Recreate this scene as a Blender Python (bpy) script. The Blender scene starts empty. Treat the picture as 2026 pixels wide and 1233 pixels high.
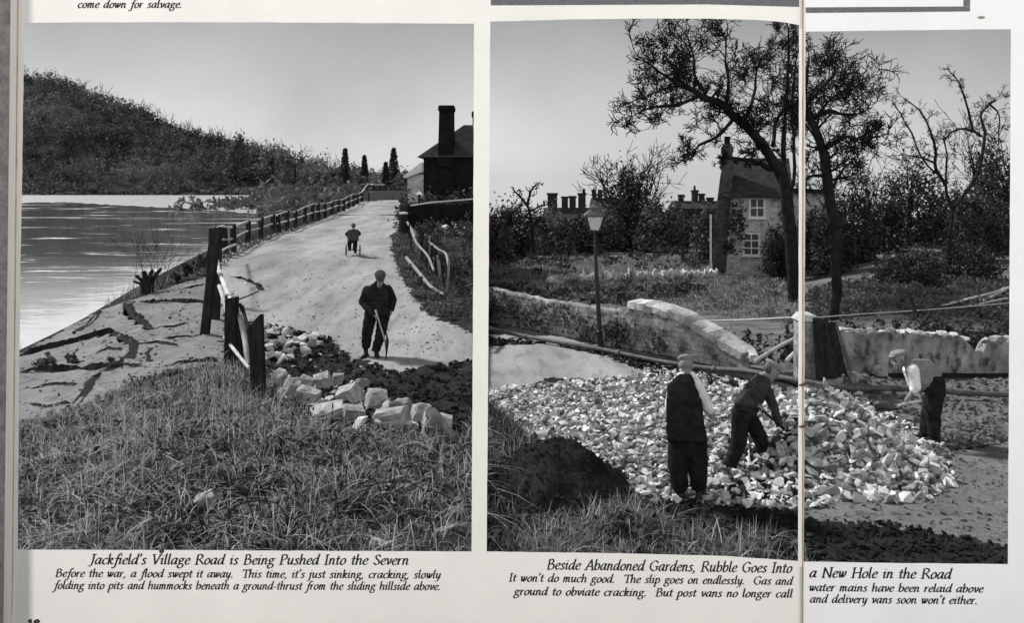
import bpy, bmesh, math, random
import numpy as np
from mathutils import Vector, Matrix, noise as mnoise

R = math.radians
random.seed(7)
rng = np.random.default_rng(11)
scene = bpy.context.scene
COL = scene.collection

# ------------------------------------------------------------------ camera
F, CX, HZ, CAMZ = 1700.0, 1013.0, 372.0, 3.4       # focal length, centre column and horizon row in 2026 px wide picture
cam_data = bpy.data.cameras.new('camera')
cam_data.sensor_width = 36.0
cam_data.lens = 36.0 * F / 2026.0
cam_data.shift_y = -(616.5 - HZ) / 2026.0
cam_data.clip_start = 0.1
cam_data.clip_end = 6000
cam = bpy.data.objects.new('camera', cam_data)
cam.location = (0, 0, CAMZ)
cam.rotation_euler = (R(90), 0, 0)
COL.objects.link(cam)
scene.camera = cam

# ------------------------------------------------------------------ sky, sun, exposure
SUN_AZ, SUN_EL = -52.0, 44.0                        # degrees left of straight ahead, above the horizon
world = bpy.data.worlds.new('World')
scene.world = world
world.use_nodes = True
wn, wl = world.node_tree.nodes, world.node_tree.links
wn.clear()
tc = wn.new('ShaderNodeTexCoord')
sep = wn.new('ShaderNodeSeparateXYZ')
mx = wn.new('ShaderNodeMath'); mx.operation = 'MAXIMUM'; mx.inputs[1].default_value = 0.012
cmb = wn.new('ShaderNodeCombineXYZ')
sky = wn.new('ShaderNodeTexSky')
sky.sky_type = 'NISHITA'
sky.sun_disc = False
sky.sun_elevation = R(SUN_EL)
sky.sun_rotation = R(SUN_AZ)
sky.air_density = 1.0
sky.dust_density = 0.6
sky.ozone_density = 1.0
bw = wn.new('ShaderNodeRGBToBW')
cl = wn.new('ShaderNodeTexNoise'); cl.inputs['Scale'].default_value = 5.0; cl.inputs['Detail'].default_value = 10
clr = wn.new('ShaderNodeMapRange')
clr.inputs['From Min'].default_value = 0.3; clr.inputs['From Max'].default_value = 0.7
clr.inputs['To Min'].default_value = 0.88; clr.inputs['To Max'].default_value = 1.12
mul = wn.new('ShaderNodeMath'); mul.operation = 'MULTIPLY'
tint = wn.new('ShaderNodeMix'); tint.data_type = 'RGBA'; tint.blend_type = 'MULTIPLY'
tint.inputs[0].default_value = 1.0
tint.inputs[7].default_value = (0.985, 0.995, 1.0, 1)
# pale haze and thin cloud low over the horizon, thinning upwards
hz = wn.new('ShaderNodeMapRange'); hz.interpolation_type = 'SMOOTHSTEP'
hz.inputs['From Min'].default_value = 0.0; hz.inputs['From Max'].default_value = 0.36
hz.inputs['To Min'].default_value = 4.3; hz.inputs['To Max'].default_value = 0.2
wl.new(sep.outputs[2], hz.inputs['Value'])
ad = wn.new('ShaderNodeMath'); ad.operation = 'ADD'
# added fill light: the unseen sky behind the camera is brightened
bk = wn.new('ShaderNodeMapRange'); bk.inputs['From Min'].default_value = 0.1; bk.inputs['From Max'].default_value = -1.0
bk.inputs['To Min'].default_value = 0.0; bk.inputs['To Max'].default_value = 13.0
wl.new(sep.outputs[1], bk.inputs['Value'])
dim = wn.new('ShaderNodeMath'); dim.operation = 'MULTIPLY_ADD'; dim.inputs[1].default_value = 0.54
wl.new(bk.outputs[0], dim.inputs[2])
bg = wn.new('ShaderNodeBackground'); bg.inputs['Strength'].default_value = 0.05
wo = wn.new('ShaderNodeOutputWorld')
wl.new(tc.outputs['Generated'], sep.inputs[0])
wl.new(sep.outputs[0], cmb.inputs[0]); wl.new(sep.outputs[1], cmb.inputs[1])
wl.new(sep.outputs[2], mx.inputs[0]); wl.new(mx.outputs[0], cmb.inputs[2])
wl.new(cmb.outputs[0], sky.inputs[0]); wl.new(cmb.outputs[0], cl.inputs['Vector'])
wl.new(sky.outputs[0], bw.inputs[0])
wl.new(cl.outputs[0], clr.inputs['Value'])
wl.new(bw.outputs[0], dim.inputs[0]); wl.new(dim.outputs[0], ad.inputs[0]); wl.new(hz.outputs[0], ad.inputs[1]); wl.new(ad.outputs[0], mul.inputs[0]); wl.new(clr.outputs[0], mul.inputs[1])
wl.new(mul.outputs[0], tint.inputs[6])
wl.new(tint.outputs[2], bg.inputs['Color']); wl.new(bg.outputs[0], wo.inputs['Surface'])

sun_data = bpy.data.lights.new('sun', 'SUN')
sun_data.energy = 3.6
sun_data.angle = R(7)
sun_data.color = (1.0, 0.985, 0.965)
sun = bpy.data.objects.new('sun', sun_data)
sd = Vector((math.sin(R(SUN_AZ)) * math.cos(R(SUN_EL)), math.cos(R(SUN_AZ)) * math.cos(R(SUN_EL)), math.sin(R(SUN_EL))))
sun.rotation_euler = sd.to_track_quat('Z', 'Y').to_euler()
sun.location = (-20, 30, 40)
COL.objects.link(sun)
scene.view_settings.view_transform = 'Standard'
scene.view_settings.look = 'None'
scene.view_settings.exposure = 0.74
scene.view_settings.gamma = 1.0

# ------------------------------------------------------------------ helpers
def tag(o, label=None, cat=None, group=None, kind=None):
    if label: o['label'] = label
    if cat: o['category'] = cat
    if group: o['group'] = group
    if kind: o['kind'] = kind
    return o

def empty(name, loc, label, cat, group=None, rz=0.0):
    o = bpy.data.objects.new(name, None)
    o.empty_display_size = 0.2
    o.location = loc
    o.rotation_euler = (0, 0, rz)
    COL.objects.link(o)
    return tag(o, label, cat, group)

def P(u, v, Y):
    return Vector(((u - CX) / F * Y, Y, CAMZ - (v - HZ) / F * Y))

def ss(a, b, x):
    q = np.clip((x - a) / (b - a), 0, 1)
    return q * q * (3 - 2 * q)

def link_mesh(name, me, mat, parent=None, smooth=False, base=None):
    if mat is not None and len(me.materials) == 0:
        for m_ in (mat if isinstance(mat, (list, tuple)) else [mat]): me.materials.append(m_)
    if smooth:
        me.polygons.foreach_set('use_smooth', np.ones(len(me.polygons), bool))
    o = bpy.data.objects.new(name, me)
    COL.objects.link(o)
    if parent is not None:
        o.parent = parent
        o.matrix_parent_inverse = Matrix.Identity(4)
        pl = parent_loc(parent)
        me.transform(Matrix.Translation(-pl))
    elif base is not None:
        me.transform(Matrix.Translation(-Vector(base)))
        o.location = base
    return o

def parent_loc(p):
    v = Vector(p.location)
    while p.parent is not None:
        p = p.parent
        v = v + Vector(p.location)
    return v

class MB:
    """collects world-space geometry, then links it as ONE mesh object"""
    def __init__(s): s.v = []; s.f = []; s.c = []; s.n = 0; s.shade = 0.5
    def add(s, verts, faces, shade=None):
        verts = np.asarray(verts, float).reshape(-1, 3)
        s.v.append(verts)
        s.f.extend([tuple(i + s.n for i in fa) for fa in faces])
        s.c.append(np.full(len(verts), s.shade if shade is None else shade))
        s.n += len(verts)
    def box(s, lo, hi, M=None, shade=None):
        x0, y0, z0 = lo; x1, y1, z1 = hi
        vs = [(x0,y0,z0),(x1,y0,z0),(x1,y1,z0),(x0,y1,z0),(x0,y0,z1),(x1,y0,z1),(x1,y1,z1),(x0,y1,z1)]
        if M is not None: vs = [M @ Vector(q) for q in vs]
        s.add(vs, [(0,3,2,1),(4,5,6,7),(0,1,5,4),(1,2,6,5),(2,3,7,6),(3,0,4,7)], shade)
    def beam(s, a, b, w, d=None, up=(0,0,1), shade=None, taper=1.0):
        """square bar from a to b, w wide and d deep"""
        a, b = Vector(a), Vector(b); d = d or w
        t = (b - a).normalized(); u = Vector(up)
        if abs(t.dot(u)) > 0.95: u = Vector((0, 1, 0))
        sx = t.cross(u).normalized(); sy = sx.cross(t).normalized()
        vs = []
        for p_, k in ((a, 1.0), (b, taper)):
            for i, j in ((-1,-1),(1,-1),(1,1),(-1,1)):
                vs.append(p_ + sx * (i * w * k / 2) + sy * (j * d * k / 2))
        s.add(vs, [(0,1,2,3),(7,6,5,4),(0,4,5,1),(1,5,6,2),(2,6,7,3),(3,7,4,0)], shade)
    def tube(s, path, radii, n=8, cap=True, shade=None):
        path = [Vector(q) for q in path]
        if not hasattr(radii, '__len__'): radii = [radii] * len(path)
        m = len(path)
        vs = []; up = None
        for i in range(m):
            t = (path[min(i+1, m-1)] - path[max(i-1, 0)])
            t = t.normalized() if t.length > 1e-9 else Vector((0,0,1))
            if up is None:
                up = t.orthogonal().normalized()
            else:
                up = up - t * up.dot(t)
                up = up.normalized() if up.length > 1e-6 else t.orthogonal().normalized()
            w = t.cross(up)
            for k in range(n):
                a = 2 * math.pi * k / n
                vs.append(path[i] + (up * math.cos(a) + w * math.sin(a)) * radii[i])
        fs = []
        for i in range(m - 1):
            for k in range(n):
                k2 = (k + 1) % n
                fs.append((i*n+k, i*n+k2, (i+1)*n+k2, (i+1)*n+k))
        if cap:
            fs.append(tuple(range(n-1, -1, -1))); fs.append(tuple((m-1)*n + k for k in range(n)))
        s.add(vs, fs, shade)
    def prism(s, poly, y0, y1, shade=None):
        """polygon in (x,z) extruded from y0 to y1"""
        n = len(poly)
        vs = [(x, y0, z) for x, z in poly] + [(x, y1, z) for x, z in poly]
        fs = [tuple(range(n)), tuple(range(2*n-1, n-1, -1))]
        for i in range(n):
            j = (i + 1) % n
            fs.append((i, i + n, j + n, j))
        s.add(vs, fs, shade)
    def hull(s, pts, shade=None):
        bm = bmesh.new()
        for q in pts: bm.verts.new(q)
        r = bmesh.ops.convex_hull(bm, input=bm.verts)
        junk = [g for g in r['geom_interior'] + r['geom_unused'] if isinstance(g, bmesh.types.BMVert)]
        bmesh.ops.delete(bm, geom=list(set(junk)), context='VERTS')
        bm.verts.index_update()
        s.add([tuple(q.co) for q in bm.verts], [tuple(q.index for q in f.verts) for f in bm.faces], shade)
        bm.free()
    def mesh(s, name):
        me = bpy.data.meshes.new(name)
        if s.n:
            me.from_pydata(np.concatenate(s.v).tolist(), [], s.f)
            at_ = me.attributes.new('shade', 'FLOAT', 'POINT')
            at_.data.foreach_set('value', np.concatenate(s.c).astype(np.float32))
        me.update()
        return me
    def build(s, name, mat, parent=None, smooth=False, base=None, bevel=0.0):
        me = s.mesh(name)
        if bevel:
            bm = bmesh.new(); bm.from_mesh(me)
            bmesh.ops.bevel(bm, geom=bm.edges[:], offset=bevel, segments=1, affect='EDGES', clamp_overlap=True)
            bm.to_mesh(me); bm.free()
        return link_mesh(name, me, mat, parent, smooth, base)

def quads_mesh(name, verts, nper, faces_per, shade=None):
    """fast mesh: many copies of one topology; verts (N,nper,3)"""
    N = verts.shape[0]
    me = bpy.data.meshes.new(name)
    v = verts.reshape(-1, 3).astype(np.float32)
    fl = [len(f) for f in faces_per]
    idx = np.concatenate([np.array(f) for f in faces_per])
    loops = (idx[None, :] + (np.arange(N) * nper)[:, None]).reshape(-1)
    tot = np.tile(np.array(fl), N)
    start = np.concatenate([[0], np.cumsum(tot)[:-1]])
    me.vertices.add(len(v)); me.vertices.foreach_set('co', v.reshape(-1))
    me.loops.add(len(loops)); me.loops.foreach_set('vertex_index', loops.astype(np.int32))
    me.polygons.add(len(tot)); me.polygons.foreach_set('loop_start', start.astype(np.int32))
    try: me.polygons.foreach_set('loop_total', tot.astype(np.int32))
    except Exception: pass
    if shade is not None:
        a = me.attributes.new('shade', 'FLOAT', 'POINT')
        a.data.foreach_set('value', np.repeat(shade, nper).astype(np.float32))
    me.update(calc_edges=True)
    me.validate()
    return me

# ------------------------------------------------------------------ materials
def mat(name, c0, c1=None, scale=6.0, rough=0.85, bump=0.0, bscale=None, detail=6, attr=0.0, rand=0.0,
        transl=0.0, metal=0.0, stretch=None, tint=(1.0, 1.0, 1.02), spec=None, speck=None):
    """grey procedural surface: noise between two greys, optional per-piece variation and bump"""
    m = bpy.data.materials.new(name); m.use_nodes = True
    n, l = m.node_tree.nodes, m.node_tree.links
    b = n['Principled BSDF']; out = n['Material Output']
    b.inputs['Roughness'].default_value = rough
    b.inputs['Metallic'].default_value = metal
    b.inputs['Specular IOR Level'].default_value = spec if spec is not None else (0.04 if rough > 0.85 else 0.3)
    c1 = c0 if c1 is None else c1
    co = n.new('ShaderNodeTexCoord'); vec = co.outputs['Object']
    if stretch:
        mp = n.new('ShaderNodeMapping'); mp.inputs['Scale'].default_value = stretch
        l.new(vec, mp.inputs[0]); vec = mp.outputs[0]
    no = n.new('ShaderNodeTexNoise'); no.inputs['Scale'].default_value = scale
    no.inputs['Detail'].default_value = detail; no.inputs['Roughness'].default_value = 0.65
    l.new(vec, no.inputs['Vector'])
    rmp = n.new('ShaderNodeMapRange')
    rmp.inputs['From Min'].default_value = 0.33; rmp.inputs['From Max'].default_value = 0.67
    rmp.inputs['To Min'].default_value = c0; rmp.inputs['To Max'].default_value = c1
    l.new(no.outputs[0], rmp.inputs['Value'])
    val = rmp.outputs[0]
    if speck:
        vo = n.new('ShaderNodeTexNoise'); vo.inputs['Scale'].default_value = speck[0]; vo.inputs['Detail'].default_value = 3
        l.new(vec, vo.inputs['Vector'])
        r2 = n.new('ShaderNodeMapRange'); r2.inputs['From Min'].default_value = 0.36; r2.inputs['From Max'].default_value = 0.44
        r2.inputs['To Min'].default_value = speck[1]; r2.inputs['To Max'].default_value = 1.0
        l.new(vo.outputs[0], r2.inputs['Value'])
        mm = n.new('ShaderNodeMath'); mm.operation = 'MULTIPLY'; l.new(val, mm.inputs[0]); l.new(r2.outputs[0], mm.inputs[1]); val = mm.outputs[0]
    def vary(src, amt):
        r3 = n.new('ShaderNodeMapRange'); r3.inputs['To Min'].default_value = 1 - amt; r3.inputs['To Max'].default_value = 1 + amt
        l.new(src, r3.inputs['Value'])
        m3 = n.new('ShaderNodeMath'); m3.operation = 'MULTIPLY'
        return r3.outputs[0], m3
    if attr:
        a = n.new('ShaderNodeAttribute'); a.attribute_name = 'shade'
        s_, m3 = vary(a.outputs['Fac'], attr); l.new(val, m3.inputs[0]); l.new(s_, m3.inputs[1]); val = m3.outputs[0]
    if rand:
        oi = n.new('ShaderNodeObjectInfo')
        s_, m3 = vary(oi.outputs['Random'], rand); l.new(val, m3.inputs[0]); l.new(s_, m3.inputs[1]); val = m3.outputs[0]
    cr = n.new('ShaderNodeCombineColor')
    for i in range(3):
        q = n.new('ShaderNodeMath'); q.operation = 'MULTIPLY'; q.inputs[1].default_value = tint[i]
        l.new(val, q.inputs[0]); l.new(q.outputs[0], cr.inputs[i])
    l.new(cr.outputs[0], b.inputs['Base Color'])
    if bump:
        nb = n.new('ShaderNodeTexNoise'); nb.inputs['Scale'].default_value = bscale or scale * 3; nb.inputs['Detail'].default_value = 8
        nb.inputs['Roughness'].default_value = 0.7
        l.new(vec, nb.inputs['Vector'])
        bp = n.new('ShaderNodeBump'); bp.inputs['Strength'].default_value = min(1.0, bump); bp.inputs['Distance'].default_value = 0.05 * max(1, bump)
        l.new(nb.outputs[0], bp.inputs['Height']); l.new(bp.outputs[0], b.inputs['Normal'])
    if transl:
        tr = n.new('ShaderNodeBsdfTranslucent'); l.new(cr.outputs[0], tr.inputs['Color'])
        mxs = n.new('ShaderNodeMixShader'); mxs.inputs[0].default_value = transl
        l.new(b.outputs[0], mxs.inputs[1]); l.new(tr.outputs[0], mxs.inputs[2]); l.new(mxs.outputs[0], out.inputs['Surface'])
    return m

def brick_mat(name, c0, c1, mortar, scale, rough=0.9, scale0=1.5, mixf=0.85):
    m = mat(name, c0, c1, scale=scale0, rough=rough, bump=0.6, bscale=18, detail=10, speck=(1.3 * scale0, .6))
    n, l = m.node_tree.nodes, m.node_tree.links
    b = n['Principled BSDF']
    src = b.inputs['Base Color'].links[0].from_socket
    co = n.new('ShaderNodeTexCoord'); mp = n.new('ShaderNodeMapping'); mp.inputs['Rotation'].default_value = (R(90), 0, 0)
    l.new(co.outputs['Object'], mp.inputs[0])
    br = n.new('ShaderNodeTexBrick'); br.inputs['Scale'].default_value = scale
    br.inputs['Color1'].default_value = (1, 1, 1, 1); br.inputs['Color2'].default_value = (0.62, 0.62, 0.62, 1)
    br.inputs['Mortar'].default_value = (mortar, mortar, mortar, 1)
    br.inputs['Mortar Size'].default_value = 0.03
    l.new(mp.outputs[0], br.inputs['Vector'])
    mi = n.new('ShaderNodeMix'); mi.data_type = 'RGBA'; mi.blend_type = 'MULTIPLY'; mi.inputs[0].default_value = mixf
    l.new(src, mi.inputs[6]); l.new(br.outputs['Color'], mi.inputs[7]); l.new(mi.outputs[2], b.inputs['Base Color'])
    return m

M = {}
M['ground'] = mat('rough_turf', 0.012, 0.035, 3.0, 0.95, 0.8, 14)
M['road'] = mat('pale_road', 0.17, 0.35, 0.4, 0.92, 0.6, 16, stretch=(1.8, 0.45, 1), detail=12, speck=(2.2, 0.78))
M['slump'] = mat('cracked_earth', 0.13, 0.23, 1.1, 0.95, 0.5, 34, detail=10, speck=(4, 0.7))
M['soil'] = mat('dark_soil', 0.012, 0.035, 4.0, 0.97, 1.0, 12)
M['gravel'] = mat('gravel_bed', 0.08, 0.2, 7.0, 0.95, 1.0, 16)
M['track'] = mat('trodden_track', 0.11, 0.19, 1.8, 0.95, 0.7, 16, speck=(9, 0.6))
M['far'] = mat('far_hillside', 0.05, 0.13, 0.05, 0.95, 0.5, 0.3)
M['garden'] = mat('garden_turf', 0.06, 0.17, 1.2, 0.95, 0.8, 8)
M['grass'] = mat('grass_blades', 0.055, 0.125, 0.9, 0.7, attr=0.95, transl=0.3)
M['dry'] = mat('dry_stalks', 0.26, 0.40, 3.0, 0.7, attr=0.6, transl=0.3)
M['leaf'] = mat('dark_leaves', 0.022, 0.042, 0.8, 0.7, attr=0.7, transl=0.25)
M['leafmid'] = mat('grey_leaves', 0.055, 0.11, 0.8, 0.75, attr=0.7, transl=0.25)
M['leaffar'] = mat('far_leaves', 0.05, 0.13, 0.02, 0.8, attr=0.88, transl=0.2)
M['bark'] = mat('bark', 0.010, 0.028, 4.0, 0.95, 0.6, 20)
M['twig'] = mat('twigs', 0.010, 0.02, 5.0, 0.95)
M['wood'] = mat('weathered_post', 0.010, 0.035, 3.0, 0.92, 0.6, 14, stretch=(6, 6, 1))
M['pole'] = mat('peeled_pole', 0.28, 0.5, 4.0, 0.8, 0.4, 18, rand=0.2)
M['stone'] = mat('broken_stone', 0.34, 0.60, 5.0, 0.9, 0.7, 22, attr=0.7)
M['stonei'] = mat('broken_stone_piece', 0.38, 0.64, 5.0, 0.9, 0.7, 22, rand=0.45)
M['bigstone'] = mat('quarried_stone', 0.22, 0.55, 5, 0.9, 1.3, 12, rand=0.2)
M['wallr'] = mat('rendered_garden_wall', 0.09, 0.42, 2.6, 0.92, 1.2, 12, stretch=(1.4, 1, 0.8), detail=12, speck=(5, .45))
M['meadow'] = mat('pale_rough_grass', 0.11, 0.22, 0.6, 0.8, attr=0.8, transl=0.3)
M['pole2'] = mat('grey_rail', 0.14, 0.26, 4.0, 0.85, 0.4, 18)
M['coping'] = mat('coping_stone', 0.30, 0.58, 4.5, 0.9, 1.0, 16, attr=0.45, detail=10)
M['leafpale'] = mat('pale_twiggy_leaves', 0.10, 0.2, 0.05, 0.8, attr=0.6, transl=0.25)
M['darkcloth'] = mat('dark_wool', 0.009, 0.026, 7, 0.95, 0.3, 60)
M['greycloth'] = mat('grey_work_cloth', 0.025, 0.06, 9, 0.95, 0.4, 50)
M['midcloth'] = mat('faded_shirt', 0.16, 0.24, 8, 0.95, 0.4, 50)
M['white'] = mat('white_shirt', 0.68, 0.8, 8, 0.9, 0.3, 40)
M['cap2'] = mat('dark_cap', 0.03, 0.07, 60, 0.95, 0.4, 90)
M['tweed'] = mat('tweed_cap', 0.14, 0.30, 60, 0.95, 0.4, 90)
M['skin'] = mat('skin', 0.17, 0.24, 20, 0.6, 0.1, 60)
M['hair'] = mat('hair', 0.05, 0.09, 40, 0.8)
M['boot'] = mat('boot_leather', 0.008, 0.02, 20, 0.6, 0.3, 40)
M['iron'] = mat('black_iron', 0.010, 0.02, 10, 0.55, 0.2, 40)
M['pipe'] = mat('iron_pipe', 0.045, 0.11, 5, 0.7, 0.4, 20)
M['paint'] = mat('white_paint', 0.42, 0.62, 5, 0.6, 0.2, 20)
M['tile'] = mat('roof_tiles', 0.02, 0.05, 2.0, 0.9, 0.9, 7, stretch=(1, 1, 3))
M['paleroof'] = mat('pale_slate', 0.45, 0.6, 2.0, 0.5)
M['brickdark'] = brick_mat('dark_brick', 0.007, 0.018, 0.7, 4.0)  # near-black: the backlit shade of the house is put into the brick colour
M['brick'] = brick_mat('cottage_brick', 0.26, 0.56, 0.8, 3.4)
M['wall'] = brick_mat('rubble_wall', 0.10, 0.46, 0.45, 2.1, scale0=3.2, mixf=0.6)
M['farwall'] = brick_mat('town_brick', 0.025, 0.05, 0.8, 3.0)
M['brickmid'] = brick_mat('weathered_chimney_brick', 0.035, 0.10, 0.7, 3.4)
M['ivy'] = M['leaf']

def glass_mat():
    m = mat('window_glass', 0.025, 0.04, 2, 0.35, spec=0.4)
    return m
M['glass'] = glass_mat()
def lamp_glass():
    m = bpy.data.materials.new('lantern_glass'); m.use_nodes = True
    n, l = m.node_tree.nodes, m.node_tree.links; b = n['Principled BSDF']
    b.inputs['Base Color'].default_value = (.8, .8, .8, 1); b.inputs['Roughness'].default_value = .35
    t = n.new('ShaderNodeBsdfTransparent'); x = n.new('ShaderNodeMixShader'); x.inputs[0].default_value = .55
    no = n.new('ShaderNodeTexNoise'); no.inputs['Scale'].default_value = 7
    r_ = n.new('ShaderNodeMapRange'); r_.inputs['To Min'].default_value = .2; r_.inputs['To Max'].default_value = .9
    l.new(no.outputs[0], r_.inputs['Value']); l.new(r_.outputs[0], x.inputs[0])
    l.new(b.outputs[0], x.inputs[1]); l.new(t.outputs[0], x.inputs[2]); l.new(x.outputs[0], n['Material Output'].inputs['Surface'])
    return m
M['lampglass'] = lamp_glass()
M['ember'] = mat('lamp_mantle', 0.1, 0.2, 5, 0.6)

def water_mat():
    m = bpy.data.materials.new('river_water'); m.use_nodes = True
    n, l = m.node_tree.nodes, m.node_tree.links
    b = n['Principled BSDF']
    b.inputs['Base Color'].default_value = (0.86, 0.86, 0.87, 1)
    b.inputs['Roughness'].default_value = 0.05
    b.inputs['Metallic'].default_value = 0.85
    co = n.new('ShaderNodeTexCoord'); mp = n.new('ShaderNodeMapping'); mp.inputs['Scale'].default_value = (0.45, 0.9, 1)
    l.new(co.outputs['Object'], mp.inputs[0])
    a = n.new('ShaderNodeTexNoise'); a.inputs['Scale'].default_value = 0.8; a.inputs['Detail'].default_value = 9; a.inputs['Distortion'].default_value = 0.6
    l.new(mp.outputs[0], a.inputs['Vector'])
    bp = n.new('ShaderNodeBump'); bp.inputs['Strength'].default_value = 0.16; bp.inputs['Distance'].default_value = 0.09
    # long wind-ruffled streaks between glassy water
    m2 = n.new('ShaderNodeMapping'); m2.inputs['Scale'].default_value = (0.05, 0.16, 1); l.new(co.outputs['Object'], m2.inputs[0])
    st = n.new('ShaderNodeTexNoise'); st.inputs['Scale'].default_value = 1.0; st.inputs['Detail'].default_value = 10; st.inputs['Roughness'].default_value = 0.75
    l.new(m2.outputs[0], st.inputs['Vector'])
    sr = n.new('ShaderNodeMapRange'); sr.inputs['From Min'].default_value = 0.545; sr.inputs['From Max'].default_value = 0.66
    sr.inputs['To Min'].default_value = 0.03; sr.inputs['To Max'].default_value = 0.42
    l.new(st.outputs[0], sr.inputs['Value']); l.new(sr.outputs[0], b.inputs['Roughness'])
    l.new(a.outputs[0], bp.inputs['Height']); l.new(bp.outputs[0], b.inputs['Normal'])
    # near-bank water made paler, standing in for its bright sky reflection
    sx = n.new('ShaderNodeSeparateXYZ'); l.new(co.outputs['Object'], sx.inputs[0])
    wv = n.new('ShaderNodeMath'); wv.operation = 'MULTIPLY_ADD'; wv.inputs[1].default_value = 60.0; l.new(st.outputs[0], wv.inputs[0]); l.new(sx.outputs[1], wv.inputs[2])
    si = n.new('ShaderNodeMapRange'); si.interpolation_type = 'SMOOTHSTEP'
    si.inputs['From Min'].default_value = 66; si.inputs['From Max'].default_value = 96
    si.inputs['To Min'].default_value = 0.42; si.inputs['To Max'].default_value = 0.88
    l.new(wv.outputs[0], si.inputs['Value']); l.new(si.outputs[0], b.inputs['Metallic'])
    return m
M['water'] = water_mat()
M['riffle'] = mat('broken_water', 0.16, 0.40, 0.5, 0.45, 1.0, 0.6, stretch=(0.4, 1.4, 1))

def paper_mat(name, base, tintc):
    m = mat(name, base * 0.92, base, 1.4, 0.9, 0.2, 45, tint=tintc, spec=0.15, detail=12)
    n, l = m.node_tree.nodes, m.node_tree.links
    b = n['Principled BSDF']; out = n['Material Output']
    src = b.inputs['Base Color'].links[0].from_socket
    tr = n.new('ShaderNodeBsdfTranslucent'); l.new(src, tr.inputs['Color'])
    mxs = n.new('ShaderNodeMixShader'); mxs.inputs[0].default_value = 0.5
    l.new(b.outputs[0], mxs.inputs[1]); l.new(tr.outputs[0], mxs.inputs[2]); l.new(mxs.outputs[0], out.inputs['Surface'])
    return m
M['paper'] = paper_mat('newsprint_paper', 0.93, (1.0, 0.974, 0.925))
M['paperR'] = paper_mat('newsprint_paper_white', 0.95, (1.0, 0.997, 0.995))
M['edge'] = mat('paper_edges', 0.72, 0.86, 3, 0.9, tint=(1.0, 0.95, 0.87), stretch=(40, 1, 0.3), transl=0.4)
M['edgedark'] = mat('foxed_paper_edge', 0.3, 0.55, 6, 0.9, tint=(1.0, 0.82, 0.66), transl=0.3)
M['ink'] = mat('printing_ink', 0.018, 0.03, 30, 0.8, tint=(1, 1, 1.15))
M['greyink'] = mat('grey_printed_rule', 0.13, 0.2, 40, 0.85)
M['rust'] = mat('rusty_staple', 0.06, 0.16, 60, 0.8, tint=(1.0, 0.55, 0.35))
M['carpet'] = mat('mauve_cloth', 0.3, 0.55, 14, 0.95, 1.0, 40, tint=(1.0, 0.93, 0.92), transl=0.3)
# ------------------------------------------------------------------ terrain
ZR = np.array([(0, 0.05), (12, 0.0), (17.5, 0.0), (24, 0.25), (33, 0.85), (50, 1.15), (70, 1.7), (95, 2.45), (120, 2.95), (140, 3.1), (180, 2.6), (250, 1.5), (600, -0.5), (1200, -0.5)])
XF = np.array([(0, -2.2), (8, -2.8), (13.8, -4.1), (16.6, -5.4), (20, -7.1), (22.6, -7.9), (33, -11.3), (52, -14.6), (70, -15.8), (95, -18.0), (120, -21), (160, -26), (1200, -150)])
XB = np.array([(0, -11.3), (18, -11.6), (21, -11.8), (27, -12.1), (33, -12.0), (40, -13.3), (55, -16.4), (75, -21.5), (100, -27.5), (125, -35), (160, -45), (220, -62), (370, -92), (480, -112), (560, -140), (620, -175), (1200, -300)])
HILL = np.array([(-900, 175), (45, 168), (100, 178), (150, 190), (200, 212), (250, 228), (300, 250), (340, 270), (380, 285), (450, 296), (500, 312), (560, 335), (620, 350), (700, 358), (830, 366), (930, 372)])

def hillz(t):
    u = CX + F * t
    return (HZ - np.interp(u, HILL[:, 0], HILL[:, 1])) / F * 750 + 3.0

CRACKS = []     # (polyline [(x,y)..], width) filled below, carved into the slumped road edge

def wave(x, y):
    return (np.sin(x * 1.9 + 0.7 * np.sin(y * 1.3)) * np.sin(y * 2.3 + np.cos(x * 1.1)) * 0.5
            + 0.3 * np.sin(x * 4.7 + y * 3.1) * np.sin(y * 5.3 - x * 2.2))

def bump(x, y, cx, cy, rx, ry, p=2.0):
    d = np.sqrt(((x - cx) / rx) ** 2 + ((y - cy) / ry) ** 2)
    return np.exp(-d ** p)

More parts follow.
